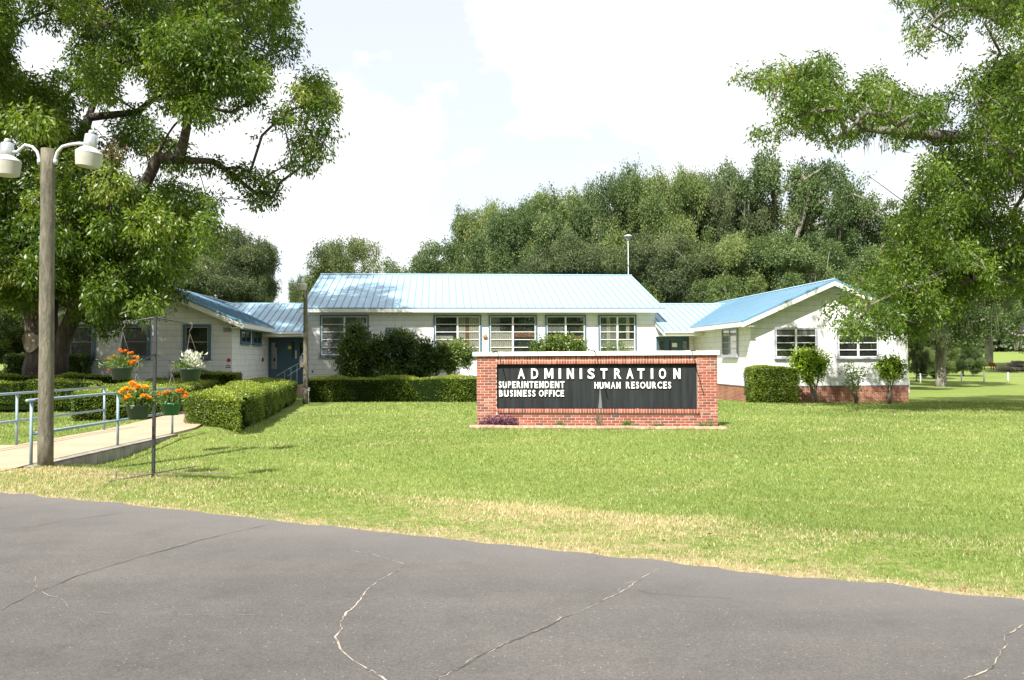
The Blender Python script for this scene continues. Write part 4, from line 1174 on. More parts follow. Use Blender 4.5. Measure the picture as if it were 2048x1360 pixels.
def right_tree():
    Y = 28.5
    poly = [(1768, -30), (1800, 35), (1812, 118), (1870, 118), (1890, 55), (1945, 42), (1965, 60), (1945, 130), (1930, 190), (1895, 150), (1840, 175), (1800, 165), (1770, 125), (1735, 130), (1735, 190), (1690, 160), (1668, 95), (1640, 125), (1560, 120), (1500, 140), (1455, 145), (1460, 182), (1520, 175), (1560, 210), (1545, 245), (1492, 250), (1500, 305), (1560, 268), (1620, 268), (1655, 308), (1700, 275), (1745, 262), (1790, 300), (1775, 345), (1722, 335), (1735, 385), (1790, 400), (1722, 440), (1752, 475), (1735, 520), (1700, 560), (1655, 605), (1643, 655), (1670, 690), (1730, 668), (1780, 690), (1830, 690), (1880, 655), (1925, 648), (1945, 600), (1980, 560), (2048, 600), (2300, 620), (2700, 520), (2950, 120), (2780, -300), (2400, -500), (2000, -400), (1850, -200)]
    holes = [(1870, 268, 12), (1840, 280, 12), (1800, 330, 12), (1795, 375, 28), (1850, 395, 10), (2035, 385, 14), (2000, 420, 9), (1770, 350, 25), (1945, 85, 26), (1905, 130, 22), (1715, 225, 9), (2020, 455, 8), (1850, 450, 8), (1960, 470, 7), (1600, 235, 8), (1690, 245, 10)]
    vis = lambda P: (P[:, 0] < 2110) & (P[:, 1] > -60)
    bl = sample_blobs(poly, holes, 190, Y, 5.5, .28, .85, (2250, 100), (820, 620), 31, vis)
    bl += sample_blobs(poly, holes, 130, Y, 7.5, .9, 1.7, (2250, 100), (820, 620), 34, lambda P: ~vis(P))
    bl += sample_blobs([(1960, 110), (2110, 60), (2110, 600), (1990, 590), (1900, 620), (1800, 560), (1770, 430), (1850, 330), (1930, 260)], [(2035, 385, 14), (2000, 420, 8)], 130, Y + .5, 4.0, .36, .9, (2060, 330), (330, 340), 35)
    # the long reaching bough gets its own finer clumps
    bough = [(1755, -40), (1770, 5), (1800, 30), (1812, 118), (1870, 118), (1890, 55), (1945, 42), (1960, 130), (1930, 195), (1895, 150), (1840, 180), (1800, 165), (1735, 130), (1690, 160), (1668, 95), (1560, 120), (1455, 145), (1465, 182), (1560, 215), (1492, 255), (1500, 305), (1620, 268), (1655, 308), (1745, 262), (1800, 300), (1900, 300), (1900, 100)]
    bl += sample_blobs(bough, holes, 120, Y - 1, 2.6, .20, .50, (1700, 200), (400, 250), 32)
    low = [(1740, 520), (1690, 570), (1640, 612), (1643, 655), (1672, 690), (1730, 665), (1790, 692), (1835, 665), (1900, 640), (1930, 600), (1850, 500)]
    bl += sample_blobs(low, [], 48, Y - 1.5, 2.2, .24, .52, (1780, 600), (180, 130), 33)
    bx = at(2330, 760, Y); base = np.array([bx[0], Y, float(G(bx[0], Y)) - .1])
    T = empty('pecan_tree', base, 'moss-hung pecan tree whose boughs reach in from the right edge over the right wing', 'tree')
    lp = lambda q: np.array(q) - base
    loc = [tuple(lp(b[:3])) + (b[3],) for b in bl]
    ext = [[lp(at(2200, 330, Y)), lp(at(2050, 270, Y)), lp(at(1920, 275, Y - .5)), lp(at(1780, 262, Y - 1)), lp(at(1735, 258, Y - 1)), lp(at(1712, 240, Y - 1)), lp(at(1670, 222, Y - 1)), lp(at(1600, 190, Y - 1))],
           [lp(at(2220, 430, Y)), lp(at(2100, 460, Y - .5)), lp(at(1980, 500, Y - 1)), lp(at(1850, 560, Y - 1.5)), lp(at(1740, 610, Y - 1.5))],
           [lp(at(2350, 200, Y)), lp(at(2300, 20, Y)), lp(at(2200, -150, Y))],
           [lp(at(2150, 100, Y + .5)), lp(at(2000, 30, Y)), lp(at(1900, 20, Y - 1)), lp(at(1850, 60, Y - 1))]]
    mb, pos = grow((0, 0, 0), lp(at(2320, 520, Y)), loc, .55, .10, 6, extra=ext)
    mb.build('trunk', 'oak_bark', T, True)
    C, D, L, W, Rn = crown_leaves(loc, 130, 10, .165, .052, .12, .75, 41)
    link('crown', leaf_mesh('crown', C, D, L, W, Rn, 'pecan_leaf'), T)
    pts = [(1735, 262, 1.0), (1768, 280, .5), (2020, 360, 1.3), (1990, 450, 1.2), (1870, 640, .8), (1985, 595, 1.4), (2010, 590, 1.0), (1930, 640, .9), (2030, 500, 1.2), (1890, 650, .8), (1875, 655, .9), (2040, 300, 1.0), (1960, 560, 1.2)]
    link('moss', moss([lp(at(p[0], p[1], Y - .5)) for p in pts], [p[2] * 1.0 for p in pts], 9, .022, 22, .10), T)
right_tree()

# --- distant trees: a few crowns built once, copied
def tree_kind(name, H, RX, mat, bark, seed, leafL, leafW, nb=60, per=46, nl=5, trunk=.45, low=.18, mossn=0, dens_top=1.0, droop=.25, bias=0):
    rs = np.random.default_rng(seed); bl = []
    while len(bl) < nb:
        p = rs.uniform(-1, 1, 3); e = ((p[0] ** 2 + p[1] ** 2) ** 2 + max(p[2], 0) ** 4 + min(p[2], 0) ** 4) ** .25
        if e > 1 or e < .52: continue
        z = H * (low + (1 - low) * (p[2] + 1) / 2)
        wv = RX * (.74 + .26 * math.sin(math.pi * min(1, (z / H)) ** 1.2))
        r_ = rs.choice([rs.uniform(.10, .16), rs.uniform(.16, .27)]) * RX
        bl.append((p[0] * wv, p[1] * wv, z - r_ * .6, r_))
    mb, pos = grow((0, 0, -.3), (rs.normal() * .3, rs.normal() * .3, H * .28), bl, trunk, .18, seed)
    C, D, L, W, Rn = crown_leaves(bl, per, nl, leafL, leafW, leafL * .9, droop, seed + 1, .8, bias)
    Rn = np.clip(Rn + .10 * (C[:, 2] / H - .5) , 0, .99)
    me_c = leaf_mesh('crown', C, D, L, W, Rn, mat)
    ob = mb.build('trunk', bark, None, True); me_t = ob.data; bpy.data.objects.remove(ob)
    mm = None
    if mossn:
        ii = rs.choice(len(bl), mossn)
        mm = moss([(bl[i][0] * .95, bl[i][1] * .95, bl[i][2] - bl[i][3] * .4) for i in ii], rs.uniform(1.0, 2.6, mossn), seed + 2, .09, 16, .28)
    return me_c, me_t, mm, float(np.percentile(C[:, 2], 99.7)), float(np.percentile(np.abs(C[:, 0]), 97))
def place_tree(kind, px, ytop, Y, wpx, label, name='oak_tree', group=None, rz=None):
    me_c, me_t, mm, H = kind[:4]
    p = at(px, 700, Y); gz = float(G(p[0], Y)); top = at(px, ytop, Y)[2]
    s = (top - gz) / H
    T = empty(name, (p[0], Y, gz), label, 'tree', group)
    T.rotation_euler = (0, 0, rz if rz is not None else random.uniform(0, 6.28))
    sxy = s if wpx is None else 1.28 * wpx / F * Y / kind[4]
    T.scale = (sxy, sxy, s)
    link('trunk', me_t, T); link('crown', me_c, T)
    if mm: link('moss', mm, T)
    return T
KA = tree_kind('a', 16, 8, 'oak_leaf', 'far_bark', 101, .19, .125, 105, 125, 8, mossn=10, bias=.10)
KB = tree_kind('b', 16, 7.5, 'olive_leaf', 'far_bark', 202, .19, .125, 90, 125, 8, mossn=14, low=.12, bias=.16)
KC = tree_kind('c', 15, 6.5, 'grey_oak_leaf', 'far_bark', 303, .18, .11, 90, 125, 8, mossn=4, bias=.05)
KD = tree_kind('d', 13, 5.5, 'cypress_leaf', 'far_bark', 404, .26, .09, 80, 105, 7, droop=-.2, bias=.1)
KE = tree_kind('e', 16, 5.5, 'oak_leaf', 'far_bark', 505, .19, .12, 46, 125, 8, mossn=16, low=.2, trunk=.55, bias=.08)
KG = tree_kind('g', 15, 7, 'oak_leaf', 'far_bark', 707, .19, .12, 60, 125, 8, mossn=22, low=.42, trunk=.5, bias=.0)
BT_G = 'live oaks standing behind the building'
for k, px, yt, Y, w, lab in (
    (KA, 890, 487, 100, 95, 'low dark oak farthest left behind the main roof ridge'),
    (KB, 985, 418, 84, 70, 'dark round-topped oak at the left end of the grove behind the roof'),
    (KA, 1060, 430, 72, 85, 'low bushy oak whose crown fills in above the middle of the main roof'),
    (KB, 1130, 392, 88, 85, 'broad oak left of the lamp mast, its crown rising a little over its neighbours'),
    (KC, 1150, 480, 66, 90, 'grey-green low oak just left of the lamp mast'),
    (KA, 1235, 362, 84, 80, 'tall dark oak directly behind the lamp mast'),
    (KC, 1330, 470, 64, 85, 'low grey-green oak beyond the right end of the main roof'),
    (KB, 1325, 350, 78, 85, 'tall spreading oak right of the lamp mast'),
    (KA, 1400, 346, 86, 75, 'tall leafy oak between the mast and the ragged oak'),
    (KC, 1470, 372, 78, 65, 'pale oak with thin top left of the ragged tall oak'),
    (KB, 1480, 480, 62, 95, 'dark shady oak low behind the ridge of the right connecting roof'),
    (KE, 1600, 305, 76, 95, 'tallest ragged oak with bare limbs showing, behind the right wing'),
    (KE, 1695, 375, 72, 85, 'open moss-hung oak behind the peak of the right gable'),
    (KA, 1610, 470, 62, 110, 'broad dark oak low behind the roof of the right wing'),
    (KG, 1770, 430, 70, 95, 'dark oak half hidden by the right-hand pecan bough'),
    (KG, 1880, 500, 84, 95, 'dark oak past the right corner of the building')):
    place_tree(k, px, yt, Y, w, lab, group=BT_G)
place_tree(KC, 450, 458, 68, 82, 'large round grey-green oak rising behind the left wing roof', group='trees behind the left wing')
place_tree(KA, 506, 495, 80, 34, 'narrow dark oak at the right shoulder of the round oak behind the left wing', group='trees behind the left wing')
place_tree(KC, 400, 520, 62, 80, 'low grey oak in front of the round oak behind the left wing', group='trees behind the left wing')
place_tree(KD, 690, 483, 84, 62, 'feathery light green cypress behind the left end of the main roof', 'cypress_tree', 'cypresses behind the roof')
place_tree(KD, 606, 555, 88, 24, 'small feathery cypress beside the lamp on the second pole', 'cypress_tree', 'cypresses behind the roof')
place_tree(KB, 30, 520, 64, 110, 'dark oak seen under the left pecan crown', group='trees behind the left wing')
place_tree(KC, -90, 480, 60, 120, 'grey-green oak beyond the left edge street', group='trees behind the left wing')
place_tree(KA, 150, 560, 75, 100, 'shaded oak behind the ridge of the left wing', group='trees behind the left wing')
# pasture trees on the right
place_tree(KG, 1978, 530, 150, 75, 'pasture oak with a dark trunk standing by the log pile', group='pasture trees')
place_tree(KB, 1868, 672, 104, 34, 'low round pasture oak nearest the building corner', group='pasture trees')
place_tree(KA, 1925, 680, 112, 28, 'small low pasture oak between the building corner and the horse', group='pasture trees')
place_tree(KC, 1832, 665, 96, 16, 'small grey-green tree touching the right corner of the building', group='pasture trees')
place_tree(KE, 2130, 480, 120, 110, 'pasture oak just past the right edge', group='pasture trees')
def far_wood():
    rs = np.random.default_rng(77); bl = []
    for i in range(230):
        px = rs.uniform(-700, 2800)
        if 300 < px < 1500 and rs.random() < .5: continue
        Y = rs.uniform(255, 300); p = at(px, 700, Y)
        g = float(G(p[0], Y)); r_ = rs.uniform(3.5, 6.5); bl.append((p[0], Y, g + rs.uniform(1.5, 9.5), r_))
    C, D, L, W, Rn = crown_leaves(bl, 8, 5, 1.5, 1.1, 1.2, .1, 78, .8)
    tag(link('far_woods', leaf_mesh('far_woods', C, D, L, W, Rn, 'far_leaf')), 'distant belt of woodland closing off the pasture', 'woods', kind='stuff')
far_wood()
def road_wood():
    rs = np.random.default_rng(88); bl = []
    for i in range(150):
        x = rs.uniform(-70, 80); y = rs.uniform(-52, -40); r_ = rs.uniform(2.0, 4.0); bl.append((x, y, rs.uniform(1, 10.5), r_))
    C, D, L, W, Rn = crown_leaves(bl, 14, 5, .9, .6, .7, .1, 79, .8)
    tag(link('roadside_woods', leaf_mesh('roadside_woods', C, D, L, W, Rn, 'oak_leaf')), 'belt of trees across the road, seen reflected in the window panes', 'woods', kind='stuff')
road_wood()

# --- hedges
def hedge(name, corners, h, label, z=None, dens=1000, mat='hedge_leaf', L=.042, W=.026, rnd=.10, group='clipped box hedges', cat='hedge', toplight=True, seed=1):
    """corners: 4 ground points ccw (x,y)"""
    rs = np.random.default_rng(seed)
    P = np.array(corners, float); c0 = P.mean(0)
    gz = float(np.mean(G(P[:, 0], P[:, 1]))) if z is None else z
    T = empty(name, (c0[0], c0[1], gz), label, cat, group)
    Q = P - c0
    C = []; Nn = []
    def quad(a, b, c, d):
        ar = np.linalg.norm(np.cross(b - a, d - a)) * .5 + np.linalg.norm(np.cross(b - c, d - c)) * .5
        n = int(ar * dens * 1.6); u = rs.random(n)[:, None]; v = rs.random(n)[:, None]
        p = (a * (1 - u) + b * u) * (1 - v) + (d * (1 - u) + c * u) * v
        nn = np.cross(b - a, d - a); nn /= np.linalg.norm(nn)
        return p, np.repeat(nn[None], n, 0)
    lo = [np.array([q[0], q[1], -.02]) for q in Q]; hi = [np.array([q[0], q[1], h]) for q in Q]
    for i in range(4):
        j = (i + 1) % 4; p, nn = quad(lo[i], lo[j], hi[j], hi[i]); C.append(p); Nn.append(nn)
    p, nn = quad(hi[0], hi[1], hi[2], hi[3]); C.append(p); Nn.append(nn)
    C = np.concatenate(C); Nn = np.concatenate(Nn)
    # soften edges: pull points near the top rim inward/down, bottom inward
    ed = np.full(len(C), 9.0)
    for i in range(4):
        a, b = Q[i], Q[(i + 1) % 4]; e = (b - a) / np.linalg.norm(b - a); nrm = np.array([-e[1], e[0]])
        ed = np.minimum(ed, np.abs((C[:, :2] - a) @ nrm))
    top = Nn[:, 2] > .5
    C[top, 2] -= .05 * np.exp(-ed[top] / .10)
    side = ~top
    zf = C[side, 2] / h
    pull = .05 * np.clip(zf - .82, 0, 1) ** 2 / .03 + .13 * np.clip(.25 - zf, 0, 1) / .25
    C[side] -= Nn[side] * pull[:, None]
    wob = .06 * np.sin((C[:, 0] + c0[0]) * 2.3 + np.cos(C[:, 1] * 1.7)) + .03 * np.sin((C[:, 1] + c0[1]) * 3.7) + .025 * np.sin(C[:, 2] * 9 + C[:, 0] * 6 + C[:, 1] * 5)
    C += Nn * wob[:, None] + Nn * rs.normal(0, .025, len(C))[:, None]
    D = Nn * .5 + rs.normal(size=C.shape) * .7 + np.array([0, 0, .25])
    rn = np.clip(rs.normal(.42, .18, len(C)) + .30 * top + .12 * np.sin(C[:, 0] * 3.1 + C[:, 1] * 2.3), 0, 1)  # sunlit top put into the leaf colour: top-face leaves are lighter
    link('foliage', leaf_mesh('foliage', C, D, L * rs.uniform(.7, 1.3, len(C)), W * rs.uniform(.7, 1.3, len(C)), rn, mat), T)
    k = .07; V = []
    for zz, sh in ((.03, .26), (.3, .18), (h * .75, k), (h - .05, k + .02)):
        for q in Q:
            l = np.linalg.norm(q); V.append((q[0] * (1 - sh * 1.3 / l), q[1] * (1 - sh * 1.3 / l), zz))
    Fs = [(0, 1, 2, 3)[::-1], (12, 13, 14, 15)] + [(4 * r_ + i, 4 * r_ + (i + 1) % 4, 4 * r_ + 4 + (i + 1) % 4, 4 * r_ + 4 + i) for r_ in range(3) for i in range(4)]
    MB().add(V, Fs).build('dark_core', 'hedge_core', T)  # solid dark block, no twigs: stands in for the shade inside
    return T
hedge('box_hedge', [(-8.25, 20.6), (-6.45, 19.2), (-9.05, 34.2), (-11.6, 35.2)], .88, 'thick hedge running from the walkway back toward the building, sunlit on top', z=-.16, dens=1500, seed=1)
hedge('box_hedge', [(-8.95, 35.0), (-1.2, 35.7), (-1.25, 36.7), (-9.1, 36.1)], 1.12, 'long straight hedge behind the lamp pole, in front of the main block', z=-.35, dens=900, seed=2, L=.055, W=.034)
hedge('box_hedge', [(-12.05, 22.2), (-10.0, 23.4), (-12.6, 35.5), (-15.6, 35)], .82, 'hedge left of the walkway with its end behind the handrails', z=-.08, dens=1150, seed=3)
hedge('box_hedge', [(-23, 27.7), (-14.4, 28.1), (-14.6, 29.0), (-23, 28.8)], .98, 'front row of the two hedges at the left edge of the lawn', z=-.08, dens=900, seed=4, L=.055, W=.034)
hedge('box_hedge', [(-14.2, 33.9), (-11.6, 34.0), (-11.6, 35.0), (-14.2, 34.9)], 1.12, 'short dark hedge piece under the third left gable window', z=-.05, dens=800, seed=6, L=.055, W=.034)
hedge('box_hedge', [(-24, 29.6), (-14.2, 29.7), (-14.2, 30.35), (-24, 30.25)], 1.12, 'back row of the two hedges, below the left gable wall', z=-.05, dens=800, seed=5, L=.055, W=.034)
a, b = gp(12, 742), gp(160, 742)
def px_box(x0, x1, Y, dep, top, name, label, group, mat='hedge_leaf', seed=9, **kw):
    p, q = at(x0, 700, Y), at(x1, 700, Y); g = float(G((p[0] + q[0]) / 2, Y)); zt = at((x0 + x1) / 2, top, Y)[2]
    return hedge(name, [(p[0], Y), (q[0], Y), (q[0] - .09 * dep, Y + dep), (p[0] - .09 * dep, Y + dep)], zt - g, label, z=g, seed=seed, group=group, mat=mat, **kw)
px_box(10, 50, 34.8, 1.1, 711, 'clipped_bush', 'dark clipped bush on the left side of the pecan trunk', 'clipped bushes', seed=11, L=.055, W=.034, mat='shrub_leaf')
px_box(108, 160, 34.8, 1.0, 712, 'clipped_bush', 'dark clipped bush on the right side of the pecan trunk', 'clipped bushes', seed=12, L=.055, W=.034, mat='shrub_leaf')
px_box(1511, 1599, 36.2, 1.3, 736, 'clipped_bush', 'square clipped bush against the corner of the right wing', 'clipped bushes', seed=13, L=.06, W=.04, mat='hedge_leaf')

def shrub(name, base, blobs, label, mat, group=None, stems=5, L=.09, W=.05, per=330, nl=4, stem_r=.03, seed=1, cat='shrub', sticks=True, bias=0, stemmat='shrub_stem', core=0):
    base = np.array(base, float)
    T = empty(name, base, label, cat, group)
    rs = np.random.default_rng(seed); loc = [tuple(np.array(b[:3]) - base) + (b[3],) for b in blobs]
    if sticks:
        mb = MB()
        for k in range(stems):
            b = loc[rs.integers(len(loc))]; f = rs.normal(size=2) * stem_r * 2.5
            m1 = (f[0] + b[0] * .3 + rs.normal() * .04, f[1] + b[1] * .3, b[2] * .5)
            mb.tube([(f[0], f[1], -.05), m1, b[:3]], [stem_r, stem_r * .75, stem_r * .35], 6)
        mb.build('stems', stemmat, T, True)
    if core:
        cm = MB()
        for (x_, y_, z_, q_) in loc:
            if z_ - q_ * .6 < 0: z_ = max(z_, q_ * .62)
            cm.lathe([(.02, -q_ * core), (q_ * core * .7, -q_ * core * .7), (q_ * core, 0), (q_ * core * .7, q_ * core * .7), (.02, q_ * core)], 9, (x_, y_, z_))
        cm.build('dark_core', 'hedge_core', T)  # solid dark lumps painting the shade between the leaves
    C, D, Ls, Ws, Rn = crown_leaves(loc, per * 3.6, nl, L, W, L * .6, .05, seed, .95, bias, .3)
    kp = C[:, 2] > .02
    link('foliage', leaf_mesh('foliage', C[kp], D[kp], Ls[kp], Ws[kp], Rn[kp], mat), T)
    return T
def base_at(px, Y):
    p = at(px, 700, Y); return (p[0], Y, float(G(p[0], Y)))
YB_ = 42.0
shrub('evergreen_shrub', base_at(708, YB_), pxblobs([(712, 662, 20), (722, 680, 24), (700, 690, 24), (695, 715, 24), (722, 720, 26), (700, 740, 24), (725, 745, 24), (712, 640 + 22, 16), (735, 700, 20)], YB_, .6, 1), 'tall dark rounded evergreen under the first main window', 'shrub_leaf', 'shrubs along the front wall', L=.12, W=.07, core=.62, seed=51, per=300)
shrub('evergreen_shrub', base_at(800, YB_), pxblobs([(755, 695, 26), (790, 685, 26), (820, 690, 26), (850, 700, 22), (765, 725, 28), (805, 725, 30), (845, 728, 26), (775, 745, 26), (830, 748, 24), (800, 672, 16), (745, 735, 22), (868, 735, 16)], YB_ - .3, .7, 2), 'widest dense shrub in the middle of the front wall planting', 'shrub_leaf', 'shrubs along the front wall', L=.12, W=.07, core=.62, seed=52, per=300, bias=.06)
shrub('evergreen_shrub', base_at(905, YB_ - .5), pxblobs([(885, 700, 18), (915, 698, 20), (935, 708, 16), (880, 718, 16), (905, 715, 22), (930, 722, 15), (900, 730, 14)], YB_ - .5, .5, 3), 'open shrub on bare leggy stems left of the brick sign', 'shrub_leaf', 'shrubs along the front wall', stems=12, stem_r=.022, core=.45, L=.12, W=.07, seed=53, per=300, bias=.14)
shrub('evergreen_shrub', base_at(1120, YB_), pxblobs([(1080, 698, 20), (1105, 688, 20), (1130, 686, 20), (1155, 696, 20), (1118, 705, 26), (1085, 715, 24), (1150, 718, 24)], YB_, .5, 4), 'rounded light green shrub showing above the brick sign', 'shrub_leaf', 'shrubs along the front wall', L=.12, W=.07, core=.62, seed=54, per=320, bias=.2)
shrub('evergreen_shrub', base_at(1228, YB_), pxblobs([(1215, 700, 12), (1240, 698, 14), (1228, 708, 18), (1250, 705, 10), (1220, 690, 7), (1240, 686, 6)], YB_, .4, 5), 'thin wispy shrub under the last main window', 'marigold_leaf', 'shrubs along the front wall', stems=14, stem_r=.012, L=.09, W=.03, seed=55, per=260)
YR = 36.3
shrub('small_tree', base_at(1628, YR), pxblobs([(1600, 715, 20), (1628, 712, 20), (1612, 730, 22), (1635, 735, 22), (1618, 745, 20), (1645, 722, 14), (1595, 735, 14), (1615, 757, 12)], YR, .4, 6), 'yellow-green round-topped little tree on bare stems beside the clipped bush', 'bright_leaf', 'small trees before the right gable', stems=9, stem_r=.035, L=.10, W=.065, core=.5, seed=56, per=260, cat='tree')
shrub('small_tree', base_at(1779, YR - .6), pxblobs([(1765, 728, 15), (1785, 722, 17), (1795, 740, 15), (1770, 742, 17), (1783, 752, 13), (1800, 730, 10)], YR - .6, .3, 7), 'lollipop-shaped little tree at the right end of the gable', 'bright_leaf', 'small trees before the right gable', stems=4, stem_r=.035, L=.10, W=.065, core=.5, seed=57, per=260, cat='tree', bias=-.08)
shrub('small_tree', base_at(1710, YR - .4), pxblobs([(1700, 742, 16), (1720, 750, 14), (1705, 760, 16), (1698, 730, 7), (1722, 735, 6), (1712, 778, 9)], YR - .4, .3, 8), 'sparse grey-green sapling between the two round little trees', 'marigold_leaf', 'small trees before the right gable', stems=10, stem_r=.02, L=.09, W=.045, seed=58, per=260, nl=3, cat='tree')
def spiky(name, base, n, h, mat, label, cat='shrub', w=.05, seed=1, group=None, up_=.5):
    rs = np.random.default_rng(seed); T = empty(name, base, label, cat, group)
    d = rs.normal(size=(n, 3)); d[:, 2] = np.abs(d[:, 2]) * .9 + up_; d = unit(d)
    C = rs.normal(size=(n, 3)) * np.array([.12, .12, 0]) * h + np.array([0, 0, .3]) * h * rs.random((n, 1))
    link('foliage', leaf_mesh('foliage', C, d, h * rs.uniform(.5, 1.1, n), w * rs.uniform(.7, 1.2, n), rs.random(n), mat), T)
spiky('spiky_shrub', base_at(362, 35.4), 900, 1.25, 'yucca_leaf', 'dark spiky shrub under the third left gable window', w=.04, seed=5)
# sign bed plants
def bedpt(px, dy=-.2):
    s_, _ = spt(px, 850, dy); p = SG0 + SU * s_ + SN * dy; return (p[0], p[1], SGB + .03)
bp = bedpt(992)
shrub('purple_plant', bp, [(bp[0] + dx, bp[1] + random.uniform(-.06, .05), bp[2] + .05 + dz, .11) for dx, dz in ((-.35, .0), (-.24, .05), (-.12, .08), (0, .12), (.1, .08), (.2, .1), (.32, .05), (-.05, .02), (.15, .0), (.42, .12))], 'straggly purple-leaved plant at the left foot of the brick sign', 'purple_leaf', L=.09, W=.022, per=1300, nl=3, stems=14, stem_r=.006, seed=61, cat='plant')
for px, hh, ww, lab, sd_ in ((1119, .12, .10, 'small green weed tuft under the word BUSINESS side of the sign', 71), (1254, .16, .09, 'upright weed tuft right of centre in the sign bed', 72), (1312, .11, .16, 'low spreading weed tuft in the sign bed under the end of RESOURCES', 73), (1411, .15, .16, 'weed tuft in the right-hand corner of the sign bed', 74)):
    b_ = bedpt(px)
    shrub('weed_tuft', b_, [(b_[0] + random.uniform(-1, 1) * ww, b_[1] + random.uniform(-.05, .05), b_[2] + hh * random.uniform(.2, .6), hh * .5) for _ in range(6)], lab, 'marigold_leaf', 'weeds in the sign bed', L=.06, W=.018, per=2200, nl=3, stems=5, stem_r=.004, seed=sd_, cat='plant')
b_ = bedpt(1199)
spiky('weed_tuft', b_, 46, .42, 'moss_strand', 'tall dry grass weed against the middle of the sign', 'plant', .012, 75, 'weeds in the sign bed', 1.6)
# dark purple low plant near left gable and weeds beyond the fence
b_ = base_at(178, 35.3)
spiky('low_border_plant', b_, 260, .5, 'purple_leaf', 'low dusky plant under the first left gable window', 'plant', .05, 76)

# ------------------------------------------------------------------ walkway and handrails
WK = MB()
ys = np.linspace(11.95, 36.0, 24)
for i in range(23):
    f = lambda y: np.interp(y, [11.95, 19, 24, 36], [-7.45, -7.45, -8.6, -9.8])
    fl = lambda y: np.interp(y, [11.95, 19, 24, 36], [-9.4, -9.45, -10.1, -12.3])
    x0a, x0b, x1a, x1b = fl(ys[i]), fl(ys[i + 1]), f(ys[i]), f(ys[i + 1])
    WK.hexa([(x0a, ys[i], -.25), (x1a, ys[i], -.25), (x1b, ys[i + 1], -.25), (x0b, ys[i + 1], -.25), (x0a, ys[i], .02), (x1a, ys[i], .02), (x1b, ys[i + 1], .02), (x0b, ys[i + 1], .02)])
# the near end fans out toward the road on the left
WK.add([(-12.5, 9.0 + 4.2, .024), (-9.2, 11.7, .024), (-7.35, 11.75, .024), (-7.42, 12.6, .024), (-9.4, 15.4, .024), (-12.5, 15.4, .024)], [(0, 1, 2, 3, 4, 5)])
tag(WK.build('walkway', 'walk_concrete'), kind='structure')
rw = MB(); rw.box(-7.44, -7.24, 12.3, 17.6, -.55, .012); tag(rw.build('retaining_wall', 'block_wall'), 'low grey block retaining wall along the right edge of the walkway', 'wall')
def rail(name, x, posts, end_y, h, label, near_open=True, zb=.02):
    T = empty(name, (x, posts[0], zb), label, 'handrail', 'pale blue pipe handrails beside the walkway')
    y0 = posts[0]
    for z, nm in ((h, 'top_rail'), (h * .47, 'middle_rail')):
        MB().tube([(0, -.12 if z == h else 0, z), (0, end_y - y0, z)], .025, 10).build(nm, 'rail_paint', T, True)
    for y in posts:
        MB().tube([(0, y - y0, 0), (0, y - y0, h - .03)], .024, 10).build('post', 'rail_paint', T, True)
q = [gp(72, 930), gp(223, 892), gp(325, 868)]
rail('handrail', -7.42, [12.55, 15.3, 17.75], 17.8, .98, 'near right-hand pipe handrail passing behind the wooden lamp pole')
rail('handrail', -9.38, [12.0, 15.4, 18.7], 18.75, .98, 'far left-hand pipe handrail running in front of the hedges')

# ------------------------------------------------------------------ wooden lamp poles
def lamp_head(T, x, y, z, dirx, s=1.0, tilt=0.0):
    """arm leaves the pole top at (0,0,z0) and carries the head at (x,y,z)"""
    hd = MB(); hd.lathe([(.105 * s, 0), (.115 * s, .02), (.105 * s, .22 * s), (.09 * s, .235 * s)], 18)
    h = hd.build('lamp_housing', 'galvanised', T, True); h.location = (x, y, z); h.rotation_euler = (0, tilt, 0)
    c = MB(); c.lathe([(.05 * s, .235 * s), (.052 * s, .29 * s), (.035 * s, .31 * s)], 12); c.build('photocell', 'plate_grey', h, True)
    r_ = MB(); r_.lathe([(.12 * s, 0), (.16 * s, -.03 * s), (.225 * s, -.09 * s), (.228 * s, -.105 * s)], 56)
    r_.build('reflector', 'lamp_white', h)
    d = MB(); d.lathe([(.224 * s, -.107 * s), (.212 * s, -.20 * s), (.192 * s, -.34 * s), (.17 * s, -.348 * s)], 56)
    d.build('diffuser', 'lamp_diffuser', h)
    return h
Y1 = 12.6; pb = at(91, 928, Y1); top = at(99, 298, Y1)
P1_ = empty('lamp_pole', (pb[0], Y1, 0.0), 'wooden pole with two curved-arm yard lamps, beside the walkway', 'street lamp', 'wooden lamp poles')
mb = MB(); hh = top[2]; n = 14
mb.tube([(-.003 * math.sin(k), 0, hh * k / n - (.1 if k == 0 else 0)) for k in range(n + 1)], [.112 - .012 * k / n + .002 * math.sin(k * 2.1) for k in range(n + 1)], 16)
mb.build('pole', 'pole_wood', P1_, True)
hl = at(16, 313, Y1) - np.array([pb[0], Y1, 0]); hr = at(181, 296, Y1) - np.array([pb[0], Y1, 0])
for (hx, hz, sg, tl) in ((hl[0], hl[2], -1, .0), (hr[0], hr[2], 1, .12)):
    lamp_head(P1_, hx, -.02, hz, sg, .88, tl)
    px0 = sg * .125; zb = at(99, 322, Y1)[2]
    pts = [(px0, -.02, zb - .03), (px0, -.02, zb + .04), (px0 + sg * .035, -.02, zb + .14), (px0 + sg * .11, -.02, zb + .22), (px0 + sg * .22, -.02, zb + .25), (hx - sg * .16, -.02, hz + .07), (hx - sg * .08, -.02, hz + .06)]
    MB().tube(pts, .024, 10).build('arm', 'lamp_white', P1_, True)
    MB().tube([(px0, -.02, zb - .06), (px0, -.02, zb + .02)], .033, 10).build('bracket', 'galvanised', P1_, True)
